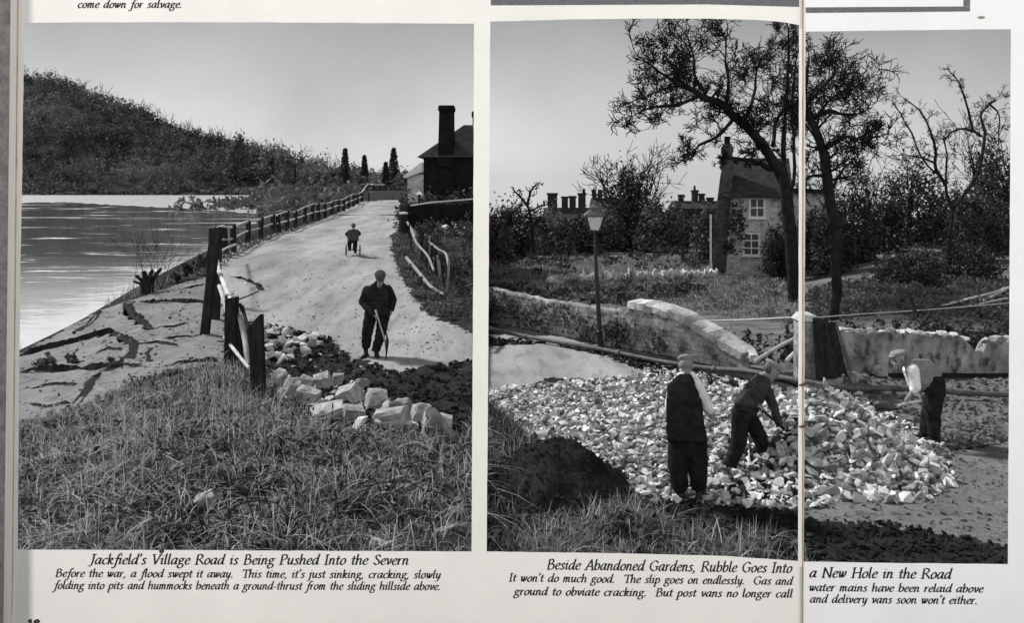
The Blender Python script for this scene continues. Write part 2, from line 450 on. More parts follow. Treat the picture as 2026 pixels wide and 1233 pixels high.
def terrain(x, y, rough=True):
    x = np.asarray(x, float); y = np.asarray(y, float)
    yy = np.maximum(y, 0.6)
    t = x / yy
    # ---- river side
    zr = np.interp(yy, ZR[:, 0], ZR[:, 1])
    xf = np.interp(yy, XF[:, 0], XF[:, 1]); xb = np.interp(yy, XB[:, 0], XB[:, 1])
    d = xf - x
    near = 1 - ss(30, 44, yy)
    zl = zr - near * (0.62 * ss(0.2, 5.0, d) * (0.5 + 0.5 * ss(30, 18, yy) if False else 1.0))
    zl = zl - (1 - near) * ss(0.6, 4.0, d) * (0.55 * zr + 0.4)
    e = xb - x
    zl = zl - ss(0, 0.8 + 0.022 * yy, e) * (zl + 2.8)
    # broken edge of the road: a shallow trench of dark soil
    zl = zl - 0.16 * bump(x, yy, -1.6, 15.2, 2.3, 1.3) - 0.10 * bump(x, yy, -3.6, 17.0, 1.0, 2.0)
    zl = zl + 0.22 * bump(x, yy, -4.6, 10.2, 3.2, 2.2) + 0.10 * bump(x, yy, -1.4, 9.6, 1.2, 1.2)
    # rough verge right of the road rises towards the gardens
    xr = np.interp(yy, [0, 17, 20, 24, 30, 40, 80, 140], [2.0, -0.1, -1.2, -2.3, -3.6, -5.3, -10.4, -17.6])
    zl = zl + 0.35 * ss(0.1, 2.2, x - xr) * ss(14, 20, yy)
    zfar = -2.8 + ss(598, 612, yy) * 2.3 + ss(606, 750, yy) * (hillz(t) + 1.0)
    zl = np.where(yy > 592, np.maximum(zl, zfar), zl)
    # ---- garden side
    off = -0.43 * ss(6.3, 8.3, yy)
    yw = np.interp(t, [-0.03, 0.11, 0.275, 0.6], [24.6, 20.9, 17.8, 17.8])
    b = yy - yw
    k = ss(0.3, 0.46, t)
    zg = -1.7 * (1 - k) - 0.95 * k
    zq = off + (zg - off) * ss(0.15, 7.0, b)
    zq = zq - np.maximum(yy - 56, 0) * 0.03 * (1 - k) + np.clip(yy - 34, 0, 60) * 0.02 * k - np.maximum(yy - 95, 0) * 0.05 * k
    # heap of broken stone, hole beside it, low bank under the far kerb
    pd = np.sqrt(((x - 4.42) / 1.5) ** 2 + ((yy - 12.0) / 1.5) ** 2)
    zq = zq + 1.02 * np.maximum(0, 1 - pd) ** 1.2 * (yy < 20)
    zq = zq - 0.28 * bump(x, yy, 3.35, 11.6, 0.45, 0.9)
    zq = zq + 0.30 * bump(x, yy, 6.0, 16.2, 1.5, 0.8) + 0.12 * bump(x, yy, 2.0, 12.5, 2.2, 2.0)
    s = ss(-0.046, -0.030, t)
    z = zl * (1 - s) + zq * s
    if rough:
        land = ss(-2.0, -1.0, z)
        z = z + wave(x * 0.8, yy * 0.8) * 0.022 * land * (0.25 + 0.1 * ss(0.0, 1.0, d) * (1 - s) + 0.6 * s)
        z = z + np.sin(yy * 0.11 + x * 0.07) * np.sin(x * 0.13) * 0.004 * np.clip(yy - 60, 0, 400) * ss(-1.8, 0, z)
        for pl, w, dep in CRACKS:
            q = np.full(x.shape, 9.0); st_ = np.zeros(x.shape)
            for (ax, ay), (bx, by) in zip(pl[:-1], pl[1:]):
                L2 = (bx - ax) ** 2 + (by - ay) ** 2 + 1e-9
                h = np.clip(((x - ax) * (bx - ax) + (yy - ay) * (by - ay)) / L2, 0, 1)
                dd = np.hypot(x - ax - h * (bx - ax), yy - ay - h * (by - ay))
                st_ = np.where(dd < q, (yy > ay + h * (by - ay)) * 0 + abs(bx - ax) / math.sqrt(L2), st_)
                q = np.minimum(q, dd)
            z = z - 0.95 * dep * np.exp(-(q / (0.85 * w)) ** 4) * ss(0.75, 0.35, st_) + 0.03 * np.exp(-((q - 1.3 * w) / w) ** 2)
    return z

def G(u, v, lift=0.0, ymax=900):
    """the ground point seen at a pixel"""
    Y = np.geomspace(6.6, ymax, 1500)
    x = (u - CX) / F * Y; z = CAMZ - (v - HZ) / F * Y
    g = terrain(x, Y, False)
    hit = np.nonzero(z <= g)[0]
    i = hit[0] if len(hit) else len(Y) - 1
    if i > 0:
        a, b = z[i-1] - g[i-1], g[i] - z[i]
        w = a / (a + b + 1e-9) if len(hit) else 0
        yv = Y[i-1] * (1 - w) + Y[i] * w
    else: yv = Y[0]
    xv = (u - CX) / F * yv
    return Vector((xv, yv, float(terrain(np.array([xv]), np.array([yv]))[0]) + lift))

def on(x, y, lift=0.0):
    return Vector((x, y, float(terrain(np.array([x]), np.array([y]))[0]) + lift))

def region(pix):
    return [tuple(G(u, v)[:2]) for u, v in pix]

def inside(poly, x, y):
    c = np.zeros(x.shape, bool)
    n = len(poly)
    for i in range(n):
        x0, y0 = poly[i]; x1, y1 = poly[(i + 1) % n]
        cond = ((y0 > y) != (y1 > y)) & (x < (x1 - x0) * (y - y0) / (y1 - y0 + 1e-12) + x0)
        c ^= cond
    return c

REG = {
 'road': region([(756,395),(797,395),(790,440),(772,495),(800,560),(850,622),(934,664),(950,690),(950,752),(860,750),(780,735),(700,712),(640,672),(560,652),(500,640),(452,625),(432,600),(428,560),(436,505),(470,484),(520,469),(560,456),(640,433),(700,406),(716,397)]),
 'slump': region([(452,640),(432,600),(431,540),(408,547),(300,581),(203,612),(130,650),(36,705),(-40,760),(-80,850),(36,835),(150,822),(200,790),(262,755),(350,735),(440,722)]),
 'soil': region([(520,640),(650,668),(705,716),(790,736),(955,744),(955,880),(905,862),(700,868),(620,832),(545,775),(500,720)]),
 'track_r': region([(952,646),(1100,664),(1240,702),(1325,736),(1280,752),(1100,748),(1000,770),(952,775)]),
 'gravel': region([(952,775),(1000,765),(1240,745),(1290,730),(1400,742),(1560,780),(1600,760),(1700,780),(1850,860),(1880,900),(1840,965),(1590,1010),(1400,1000),(1230,985),(1180,930),(1060,870),(952,800)]),
 'bed': region([(1585,748),(2060,745),(2060,855),(1930,880),(1880,890),(1800,830),(1660,760),(1590,765)]),
 'path': region([(1880,897),(1950,885),(2070,856),(2080,1085),(1900,1060),(1760,1035),(1590,1030),(1575,1012),(1840,968)]),
 'verge_r': region([(945,628),(1190,690),(1400,738),(1520,756),(1520,778),(1380,757),(1285,738),(1200,708),(1090,680),(945,652)]),
 'soil_r': region([(1590,1030),(1760,1035),(1900,1062),(2080,1100),(2080,1135),(1500,1135),(1300,1060),(1230,985),(1400,1000),(1590,1012)]),
}
CRACKPX = []
for pts, w, dep in [
    ([(36,705),(100,690),(160,676),(215,662),(232,660)], 0.16, 0.5), ([(232,660),(250,675),(268,686),(262,712)], 0.11, 0.45),
    ([(200,618),(188,640),(160,655)], 0.10, 0.4), ([(250,602),(265,620),(285,640),(303,652)], 0.14, 0.5),
    ([(250,603),(310,600),(360,600),(410,602)], 0.11, 0.35), ([(36,738),(100,733),(190,730),(230,728),(300,724)], 0.12, 0.4),
    ([(232,728),(195,745),(178,780),(150,820)], 0.13, 0.5), ([(340,722),(400,718),(430,716)], 0.12, 0.4),
    ([(455,548),(480,553),(505,562),(520,575)], 0.10, 0.12), ([(320,671),(380,668),(405,660)], 0.05, 0.2), ([(360,575),(412,563)], 0.06, 0.25),
    ([(60,770),(110,762),(160,765)], .05, 0), ([(262,686),(310,680),(350,684)], .05, 0), ([(190,700),(215,690),(240,694)], .05, 0), ([(303,652),(340,648),(372,640)], .05, 0), ([(110,720),(90,700),(104,688)], .05, 0), ([(300,724),(290,700),(300,690)], .05, 0), ([(60,800),(100,806),(140,800)], .05, 0)]:
    rw = []
    CRACKPX.append((pts, w))
    pp = region(pts)
    for (ax, ay), (bx, by) in zip(pp[:-1], pp[1:]):
        for k in range(4):
            h = k / 4
            rw.append((ax + (bx - ax) * h + random.uniform(-.09, .09), ay + (by - ay) * h + random.uniform(-.12, .12)))
    rw.append(pp[-1])
    if dep: CRACKS.append((rw, w, dep))

def crack_edges():
    # the lip of each crack: a low broken face and flat strip of dark soil, coloured for the shaded gap, and the slab of road crust tilting back behind it
    r_ = np.random.default_rng(17); face, slab = MB(), MB()
    for pts, w in CRACKPX:
        pp = region(pts); path = []
        for (ax, ay), (bx, by) in zip(pp[:-1], pp[1:]):
            n = max(2, int(math.hypot(bx - ax, by - ay) / .07))
            for k in range(n): path.append((ax + (bx - ax) * k / n, ay + (by - ay) * k / n))
        path.append(pp[-1]); N = len(path)
        px_ = np.array(path); gl = np.cumsum(r_.normal(size=N)) * .022; gl -= np.linspace(gl[0], gl[-1], N)
        px_[:, 1] += gl + r_.normal(size=N) * .018
        d = np.gradient(px_, axis=0); d /= np.linalg.norm(d, axis=1, keepdims=True) + 1e-9
        s = np.abs(d[:, 0]); tt = np.linspace(0, 1, N)
        taper = np.clip(np.minimum(tt, 1 - tt) * 9, 0.25, 1)
        nz = .9 + .22 * np.convolve(r_.normal(size=N + 8), np.ones(9) / 3, 'valid')
        h = (w * 1.0) * np.clip(nz, .35, 1.5) * taper * (.35 + .65 * s)
        z0 = terrain(px_[:, 0], px_[:, 1], False)
        sg = np.where(d[:, 0] >= 0, 1, -1)
        nx, ny = -d[:, 1] * sg, d[:, 0] * sg
        def row(off, dz): return np.stack([px_[:, 0] + nx * off, px_[:, 1] + ny * off, dz], 1)
        zt = lambda off: terrain(px_[:, 0] + nx * off, px_[:, 1] + ny * off, False)
        a = row(-(.07 if w > .055 else .015) - (1 - s) * (.13 if w > .055 else .04), zt(-.07) + .014); b = row(0, z0 + .012); c = row(.03 + r_.uniform(0, .03, N), z0 + h)
        e = row(.5, zt(.5) - .03)
        fs = lambda m, i: [(m*N+k, m*N+k+1, (m+1)*N+k+1, (m+1)*N+k) for k in range(N - 1)]
        face.add(np.concatenate([a, b, c]), fs(0, 0) + fs(1, 0))
        if pts[0] == (455, 548) or w < .055: continue
        slab.add(np.concatenate([c, e]), fs(0, 0))
    tag(face.build('earth_crack', M['soil']), kind='structure'); tag(slab.build('cracked_earth', M['slump'], smooth=True), kind='structure')
crack_edges()

def build_ground():
    ya = np.concatenate([np.linspace(-5, 7, 14), np.arange(7.1, 30, 0.08), np.geomspace(30.1, 62, 120), np.geomspace(61, 1150, 130)])
    ta = np.concatenate([np.linspace(-0.80, -0.47, 60)[:-1], np.linspace(-0.47, -0.12, 330)[:-1], np.linspace(-0.12, 0.45, 330)[:-1], np.linspace(0.45, 0.80, 60)])
    Yg, Tg = np.meshgrid(ya, ta, indexing='ij')
    Xg = Tg * (Yg + 6.0)
    Zg = terrain(Xg, Yg)
    ny, nx = Yg.shape
    V = np.stack([Xg, Yg, Zg], -1).reshape(-1, 3).astype(np.float32)
    xc = (Xg[:-1, :-1] + Xg[1:, 1:]) / 2; yc = (Yg[:-1, :-1] + Yg[1:, 1:]) / 2
    jx = xc + wave(xc * 2.1, yc * 2.3) * 0.12 + 0.10 * np.sin(xc * 9 + 2.1 * np.sin(yc * 7)) * np.sin(yc * 11 + xc * 3); jy = yc + wave(xc * 1.7 + 5, yc * 1.9) * 0.16 + 0.10 * np.sin(xc * 8 - yc * 6 + 1.7 * np.sin(yc * 5)) * np.cos(xc * 13)
    cls = np.zeros(xc.shape, int)                 # 0 turf
    tcen = xc / np.maximum(yc, 0.6)
    yw = np.interp(tcen, [-0.03, 0.11, 0.275, 0.6], [24.6, 20.9, 17.8, 17.8])
    cls[(tcen > -0.036) & (yc > yw)] = 7          # garden turf
    cls[yc > 590] = 8
    for i, k in enumerate(['road', 'slump', 'soil', 'track_r', 'gravel', 'bed', 'path', 'soil_r', 'verge_r']):
        cls[inside(REG[k], jx, jy)] = {'road': 1, 'slump': 2, 'soil': 3, 'track_r': 1, 'gravel': 4, 'bed': 5, 'path': 6, 'soil_r': 3, 'verge_r': 3}[k]
    q = np.full(xc.shape, 9.0)
    for pl, w, dep in CRACKS:                      # dark soil colour inside the cracks, deepening the shade of the gap
        for (ax, ay), (bx, by) in zip(pl[:-1], pl[1:]):
            L2 = (bx - ax) ** 2 + (by - ay) ** 2 + 1e-9
            h = np.clip(((xc - ax) * (bx - ax) + (yc - ay) * (by - ay)) / L2, 0, 1)
            q = np.minimum(q, np.hypot(xc - ax - h * (bx - ax), yc - ay - h * (by - ay)) / w + 4 * (abs(bx - ax) / math.sqrt(L2) > 0.6))
    cls[(q < 0.85) & (yc < 40)] = 3
    names = {0: ('ground', 'ground'), 1: ('road', 'road'), 2: ('cracked_earth', 'slump'), 3: ('dark_soil', 'soil'), 4: ('gravel_bed', 'gravel'), 5: ('soil_bank', 'gravel'), 6: ('trodden_path', 'track'), 7: ('garden_ground', 'garden'), 8: ('hillside', 'far')}
    ii, jj = np.meshgrid(np.arange(ny - 1), np.arange(nx - 1), indexing='ij')
    quad = np.stack([ii * nx + jj, ii * nx + jj + 1, (ii + 1) * nx + jj + 1, (ii + 1) * nx + jj], -1).reshape(-1, 4)
    cl_ = cls.reshape(-1)
    for c, (nm, mk) in names.items():
        fq = quad[cl_ == c]
        if not len(fq): continue
        u_, inv = np.unique(fq, return_inverse=True)
        inv = inv.reshape(-1, 4)
        me = bpy.data.meshes.new(nm)
        me.vertices.add(len(u_)); me.vertices.foreach_set('co', V[u_].reshape(-1))
        me.loops.add(inv.size); me.loops.foreach_set('vertex_index', inv.reshape(-1).astype(np.int32))
        me.polygons.add(len(inv)); me.polygons.foreach_set('loop_start', (np.arange(len(inv)) * 4).astype(np.int32))
        me.update(calc_edges=True)
        o = link_mesh(nm, me, M[mk], smooth=True)
        o['kind'] = 'structure'
build_ground()

# river and the broken water under the far bank
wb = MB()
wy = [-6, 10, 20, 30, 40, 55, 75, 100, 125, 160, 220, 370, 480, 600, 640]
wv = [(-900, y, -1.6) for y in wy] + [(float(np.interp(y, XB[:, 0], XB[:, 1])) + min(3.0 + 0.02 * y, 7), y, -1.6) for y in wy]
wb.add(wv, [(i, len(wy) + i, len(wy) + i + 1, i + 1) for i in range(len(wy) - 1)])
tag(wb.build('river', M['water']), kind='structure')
rb = MB()
near_e = [(-250, 404), (45, 402), (120, 400), (200, 404), (300, 409), (380, 414), (450, 418), (520, 424), (600, 426)]
pts = []
for (u0, v0), (u1, v1) in zip(near_e[:-1], near_e[1:]):
    for k in range(10):
        h = k / 10; pts.append((u0 + (u1 - u0) * h, v0 + (v1 - v0) * h + random.uniform(-1.2, 1.2)))
vs = []
for u, v in pts:
    Y = (CAMZ + 1.6) * F / (v - HZ); vs.append(((u - CX) / F * Y, Y, -1.592))
n_ = len(vs)
for u, v in pts: vs.append(((u - CX) / F * 612, 612, -1.592))
rb.add(vs, [(i, i + 1, n_ + i + 1, n_ + i) for i in range(n_ - 1)])
tag(rb.build('shallow_riffle', M['riffle']), kind='structure')

# ------------------------------------------------------------------ the open magazine: its pages stand upright, with the two picture openings
YP = 6.0
def pg(u, v, dy=0.0):
    return Vector(((u - CX) / F * YP, YP + dy, CAMZ - (v - HZ) / F * YP))

mag = empty('open_magazine', (0, YP, 0), 'open cream magazine spread with two large picture openings, italic captions and a stapled fold', 'magazine')
def sheet(name, outer, holes, material, thick=0.004):
    bm = bmesh.new(); es = []
    for loop in [outer] + holes:
        vv = [bm.verts.new(pg(u, v)) for u, v in loop]
        for i in range(len(vv)): es.append(bm.edges.new((vv[i], vv[(i + 1) % len(vv)])))
    bmesh.ops.triangle_fill(bm, use_beauty=True, use_dissolve=False, edges=es, normal=(0, -1, 0))
    me = bpy.data.meshes.new(name); bm.to_mesh(me); bm.free()
    return link_mesh(name, me, material, mag)

def wob(loop, step=22, amp=0.35):
    out = []
    for (u0, v0), (u1, v1) in zip(loop, loop[1:] + loop[:1]):
        n = max(1, int(math.hypot(u1 - u0, v1 - v0) / step))
        for k in range(n):
            h = k / n
            out.append((u0 + (u1 - u0) * h + (random.uniform(-amp, amp) if k else 0), v0 + (v1 - v0) * h + (random.uniform(-amp, amp) if k else 0)))
    return out
GB = 1352      # page foot, resting on the ground
prand = random.Random(5)
def edge(pts, amp=0.35):
    out = []
    for (u0, v0), (u1, v1) in zip(pts[:-1], pts[1:]):
        n = max(1, int(math.hypot(u1 - u0, v1 - v0) / 22))
        for k in range(n):
            h = k / n; j = amp if out else 0
            out.append((u0 + (u1 - u0) * h + prand.uniform(-j, j), v0 + (v1 - v0) * h + prand.uniform(-j, j)))
    return out + [pts[-1]]
class Opening:
    """picture opening: top and bottom edges left to right, side edges top to bottom"""
    def __init__(s, top, right, bottom, left):
        s.t, s.r, s.b, s.l = edge(top), edge(right), edge(bottom), edge(left)
def page(name, outer_left, right_u, opens, material):
    polys = []; prev = edge(outer_left)                       # previous vertical boundary, top to bottom
    for o in opens:
        left = [(o.l[0][0], -60)] + o.l + [(o.l[-1][0], GB)]
        polys.append(prev + left[::-1])
        polys.append([(o.t[0][0], -60)] + o.t + [(o.t[-1][0], -60)])
        polys.append([(o.b[0][0], GB)] + o.b + [(o.b[-1][0], GB)])
        prev = [(o.r[0][0], -60)] + o.r + [(o.r[-1][0], GB)]
    polys.append(prev + [(right_u, GB), (right_u, -60)])
    m = MB()
    for pl in polys: m.add([pg(u, v) for u, v in pl], [tuple(range(len(pl)))])
    me = m.mesh(name); bm = bmesh.new(); bm.from_mesh(me)
    bmesh.ops.remove_doubles(bm, verts=bm.verts, dist=1e-5)
    bmesh.ops.triangulate(bm, faces=bm.faces[:]); bmesh.ops.recalc_face_normals(bm, faces=bm.faces[:])
    bm.to_mesh(me); bm.free()
    return link_mesh(name, me, material, mag)
oa = Opening([(48,44),(400,43),(938,46)], [(938,46),(936,560),(933,1092)], [(30,1088),(500,1090),(933,1092)], [(48,44),(44,340),(38,640),(30,1088)])
ob_ = Opening([(970,42),(1120,38),(1280,36),(1400,36),(1500,39),(1550,43),(1581,49)], [(1581,49),(1579,1111)], [(963,1092),(1250,1096),(1440,1101),(1579,1111)], [(970,42),(966,700),(963,1092)])
oc = Opening([(1593,62),(1800,59),(2000,57)], [(2000,57),(1997,600),(1994,1117)], [(1588,1112),(1800,1115),(1994,1117)], [(1593,62),(1588,1112)])
page('page', [(44,-60),(40,560),(30,1088),(18,GB)], 1584.5, [oa, ob_], M['paper'])
page('page', [(1586.5,-60),(1586.5,GB)], 2120, [oc], M['paperR'])
# fold and the stacked edges of the leaves below
fb = MB(); q_ = wob([(1581.5,-60),(1585.2,-60),(1584.8,GB),(1579.8,GB)], 30, 0.5); fb.add([pg(a, v, -.020) for a, v in q_], [tuple(range(len(q_)))])
fb.build('spine_fold', M['edge'], mag)
fb = MB(); q_ = wob([(1584.8,-60),(1588.8,-60),(1587.6,GB),(1584.4,GB)], 30, 0.5); fb.add([pg(a, v, -.012) for a, v in q_], [tuple(range(len(q_)))])
fb.build('spine_fold', M['edgedark'], mag)
fb = MB(); q_ = wob([(1588,-60),(1592.6,-60),(1588.4,GB),(1587,GB)], 30, 0.5); fb.add([pg(a, v, -.016) for a, v in q_], [tuple(range(len(q_)))])
fb.build('spine_fold', M['edge'], mag)
for i, (a, b, c, d, mk) in enumerate([(36, 43.0, 22, 30, 'edge'), (30.5, 35, 18, 21.5, 'edgedark'), (24, 29.5, 11, 17.5, 'edge'), (14, 23.5, -2, 10.5, 'edge')]):
    eb = MB(); dy = 0.010 + 0.012 * i; eb.add([pg(a, -60, dy), pg(b + 1, -60, dy), pg(d + 1, GB, dy), pg(c, GB, dy)], [(0, 1, 2, 3)])
    eb.build('leaf_edge', M[mk], mag)
for v in (758, 840):
    sb = MB(); p0 = pg(1578, v + 2); p1 = pg(1592, v - 2)
    sb.tube([p0 + Vector((0, -.036, 0)), p0 + Vector((.01, -.05, .003)), p1 + Vector((-.01, -.05, 0)), p1 + Vector((0, -.036, 0))], [.006, .010, .009, .006], 8)
    sb.build('staple', M['rust'], mag)
cb = MB(); cb.box((pg(-260, 0).x, YP + 0.10, pg(0, GB).z), (pg(15, 0).x, YP + 0.13, pg(0, -60).z))
cb.build('table_cover', M['carpet'], base=(pg(-110, 0).x, YP + 0.115, pg(0, GB).z))
tag(bpy.data.objects['table_cover'], 'mauve grey flecked cloth behind the left edge of the magazine', 'cloth')

# grey printed rules across the top
def rule(pts_):
    b = MB(); b.prism([(pg(a, c).x, pg(a, c).z) for a, c in pts_], YP - 0.003, YP - 0.0005); b.build('printed_rule', M['greyink'], mag)
rule([(971,-60),(1581,-60),(1581,13),(1400,8),(971,10)])
rule([(1594,14),(1919,12),(1919,22),(1594,25)])
rule([(1906,-60),(1919,-60),(1919,11.5),(1906,11.5)])
fx = MB(); fx.hull([tuple(pg(320 + 5 * math.cos(a), 1091 + 5 * math.sin(a), -.004)) for a in np.linspace(0, 6, 9)] + [tuple(pg(320 + 5 * math.cos(a), 1091 + 5 * math.sin(a), -.001)) for a in np.linspace(0, 6, 9)])
fx.build('rust_spot', M['rust'], mag)
fx = MB(); fx.hull([tuple(pg(1941 + 8 * math.cos(a), 34 + 3 * math.sin(a), -.003)) for a in np.linspace(0, 6, 9)] + [tuple(pg(1941 + 8 * math.cos(a), 34 + 3 * math.sin(a), -.001)) for a in np.linspace(0, 6, 9)])
fx.build('rust_spot', M['edgedark'], mag)

# lettering: broad-nib italic, each glyph a few pen strokes (x-height 1)
S, L = 's', 'l'
GL = {
 'a': (.80, [(S,[(.62,.93),(.34,1),(.06,.5),(.16,.03),(.42,.2),(.63,.8)]),(S,[(.66,1),(.58,.4),(.62,.05),(.78,.1)])]),
 'b': (.74, [(L,[(.12,1.7),(.1,.15)]),(S,[(.1,.55),(.36,1),(.62,.78),(.55,.2),(.3,0),(.1,.14)])]),
 'c': (.62, [(S,[(.56,.84),(.4,1),(.1,.7),(.08,.25),(.3,0),(.56,.18)])]),
 'd': (.82, [(S,[(.62,.93),(.34,1),(.06,.5),(.16,.03),(.42,.2),(.63,.8)]),(S,[(.7,1.7),(.62,.7),(.62,.05),(.78,.1)])]),
 'e': (.62, [(S,[(.1,.42),(.46,.6),(.54,.86),(.38,1),(.12,.68),(.08,.24),(.3,0),(.56,.2)])]),
 'f': (.52, [(S,[(.74,1.6),(.56,1.72),(.4,1.3),(.28,.4),(.18,-.4),(.0,-.62),(-.14,-.52)]),(L,[(.1,.95),(.58,.95)])]),
 'g': (.74, [(S,[(.56,.9),(.3,1),(.1,.72),(.22,.45),(.46,.52),(.56,.9)]),(S,[(.24,.45),(.14,.2),(.5,.08),(.64,-.22),(.4,-.58),(.06,-.5),(.02,-.2),(.25,.08)]),(L,[(.58,.92),(.76,.98)])]),
 'h': (.80, [(L,[(.12,1.7),(.1,0)]),(S,[(.1,.5),(.36,.98),(.58,.84),(.55,.3),(.6,.04),(.76,.1)])]),
 'i': (.38, [(S,[(.0,.85),(.16,1),(.13,.45),(.15,.05),(.32,.1)]),(L,[(.2,1.38),(.23,1.42)])]),
 'j': (.36, [(S,[(.0,.85),(.16,1),(.12,.2),(.04,-.5),(-.16,-.58)]),(L,[(.2,1.38),(.23,1.42)])]),
 'k': (.70, [(L,[(.12,1.7),(.1,0)]),(S,[(.1,.5),(.4,1),(.53,.8),(.3,.52),(.12,.48)]),(S,[(.25,.5),(.46,.1),(.66,.06)])]),
 'l': (.36, [(S,[(.13,1.7),(.11,.6),(.14,.05),(.3,.1)])]),
 'm': (1.10, [(L,[(.12,1),(.1,0)]),(S,[(.1,.5),(.31,.98),(.47,.84),(.45,0)]),(S,[(.45,.5),(.67,.98),(.83,.84),(.8,.28),(.85,.04),(1.0,.1)])]),
 'n': (.77, [(L,[(.12,1),(.1,0)]),(S,[(.1,.5),(.34,.98),(.54,.84),(.51,.28),(.56,.04),(.72,.1)])]),
 'o': (.70, [(S,[(.36,1),(.08,.6),(.12,.12),(.34,0),(.6,.4),(.56,.86),(.36,1)])]),
 'p': (.74, [(L,[(.14,1),(.06,-.64)]),(S,[(.1,.55),(.36,1),(.62,.78),(.55,.2),(.3,0),(.1,.14)]),(L,[(-.04,-.64),(.2,-.64)])]),
 'r': (.54, [(L,[(.12,1),(.1,0)]),(S,[(.1,.45),(.28,.92),(.48,.97)])]),
 's': (.56, [(S,[(.47,.84),(.3,1),(.13,.8),(.28,.52),(.43,.24),(.26,0),(.04,.13)])]),
 't': (.46, [(S,[(.23,1.35),(.17,.6),(.2,.05),(.42,.12)]),(L,[(.0,.95),(.42,.95)])]),
 'u': (.80, [(S,[(.0,.9),(.14,1),(.1,.4),(.22,.02),(.44,.26),(.58,.75)]),(S,[(.6,1),(.55,.4),(.6,.04),(.76,.1)])]),
 'v': (.64, [(S,[(.0,.9),(.13,1),(.2,.5),(.26,.03)]),(S,[(.26,.03),(.5,.45),(.55,1)])]),
 'w': (.94, [(S,[(.0,.9),(.12,1),(.16,.5),(.22,.03)]),(S,[(.22,.03),(.42,.45),(.48,1)]),(L,[(.47,1),(.52,.03)]),(S,[(.52,.03),(.76,.45),(.82,1)])]),
 'y': (.72, [(S,[(.0,.9),(.14,1),(.12,.4),(.24,.02),(.45,.28),(.57,.8)]),(S,[(.6,1),(.52,.1),(.34,-.5),(.04,-.6)])]),
 'J': (.66, [(S,[(.46,1.58),(.42,.5),(.3,-.2),(-.02,-.28)]),(L,[(.24,1.58),(.68,1.58)])]),
 'V': (1.0, [(L,[(.1,1.58),(.44,0)]),(L,[(.44,0),(.92,1.58)]),(L,[(-.02,1.58),(.26,1.58)]),(L,[(.76,1.58),(1.04,1.58)])]),
 'R': (1.02, [(L,[(.16,0),(.16,1.58)]),(S,[(.14,1.56),(.55,1.58),(.76,1.24),(.5,.84),(.16,.8)]),(L,[(.42,.8),(.98,.02)]),(L,[(0,0),(.34,0)])]),
 'B': (.96, [(L,[(.16,0),(.16,1.58)]),(S,[(.12,1.56),(.5,1.58),(.68,1.24),(.45,.88),(.16,.85)]),(S,[(.45,.87),(.8,.7),(.74,.15),(.45,0),(.05,0)])]),
 'P': (.84, [(L,[(.16,0),(.16,1.58)]),(S,[(.12,1.56),(.55,1.58),(.76,1.24),(.5,.78),(.16,.74)]),(L,[(0,0),(.34,0)])]),
 'I': (.48, [(L,[(.2,0),(.2,1.58)]),(L,[(.04,0),(.38,0)]),(L,[(.04,1.58),(.38,1.58)])]),
 'S': (.80, [(S,[(.7,1.3),(.46,1.6),(.18,1.36),(.28,.98),(.6,.65),(.68,.25),(.36,0),(.04,.3)])]),
 'T': (.94, [(L,[(.5,0),(.5,1.56)]),(L,[(.04,1.56),(.98,1.56)]),(L,[(.04,1.56),(.02,1.3)]),(L,[(.98,1.56),(.96,1.3)]),(L,[(.34,0),(.68,0)])]),
 'A': (1.06, [(L,[(.05,0),(.6,1.62)]),(L,[(.6,1.62),(.94,0)]),(L,[(.28,.55),(.84,.55)]),(L,[(-.06,0),(.2,0)]),(L,[(.8,0),(1.08,0)])]),
 'G': (1.12, [(S,[(.95,1.3),(.6,1.6),(.15,1.2),(.1,.45),(.5,0),(.92,.16)]),(L,[(.92,.16),(.92,.7)]),(L,[(.74,.7),(1.08,.7)])]),
 'N': (1.16, [(L,[(.16,0),(.16,1.58)]),(L,[(.16,1.58),(.94,0)]),(L,[(.96,0),(.96,1.58)]),(L,[(.02,0),(.3,0)]),(L,[(.82,1.58),(1.1,1.58)])]),
 'H': (1.14, [(L,[(.16,0),(.16,1.58)]),(L,[(.94,0),(.94,1.58)]),(L,[(.16,.82),(.94,.82)]),(L,[(.02,0),(.3,0)]),(L,[(.8,0),(1.08,0)]),(L,[(.02,1.58),(.3,1.58)]),(L,[(.8,1.58),(1.08,1.58)])]),
 '1': (.7, [(L,[(.3,1.5),(.3,0)]),(L,[(.08,1.3),(.3,1.5)])]),
 '8': (.8, [(S,[(.4,1.5),(.12,1.15),(.4,.8),(.68,.4),(.4,0),(.1,.4),(.4,.8),(.66,1.15),(.4,1.5)])]),
 '.': (.34, [(L,[(.07,.03),(.15,.12)]),(L,[(.07,.12),(.15,.03)])]), ',': (.36, [(S,[(.12,.1),(.14,-.1),(.02,-.3)])]),
 "'": (.30, [(S,[(.14,1.7),(.15,1.5),(.06,1.25)])]), '-': (.5, [(L,[(.06,.5),(.4,.5)])]),
}
def catmull(p, n=5):
    out = []
    for i in range(len(p) - 1):
        p0 = p[max(i-1, 0)]; p1 = p[i]; p2 = p[i+1]; p3 = p[min(i+2, len(p)-1)]
        for k in range(n):
            h = k / n
            out.append(tuple(0.5 * ((2*b) + (c-a)*h + (2*a-5*b+4*c-d)*h*h + (3*b-a-3*c+d)*h**3) for a, b, c, d in zip(p0, p1, p2, p3)))
    out.append(tuple(p[-1])); return out

def hull2(pts):
    pts = sorted(set(pts))
    def half(ps):
        h = []
        for q in ps:
            while len(h) > 1 and (h[-1][0]-h[-2][0])*(q[1]-h[-2][1]) - (h[-1][1]-h[-2][1])*(q[0]-h[-2][0]) <= 0: h.pop()
            h.append(q)
        return h
    a = half(pts); b = half(pts[::-1]); return a[:-1] + b[:-1]

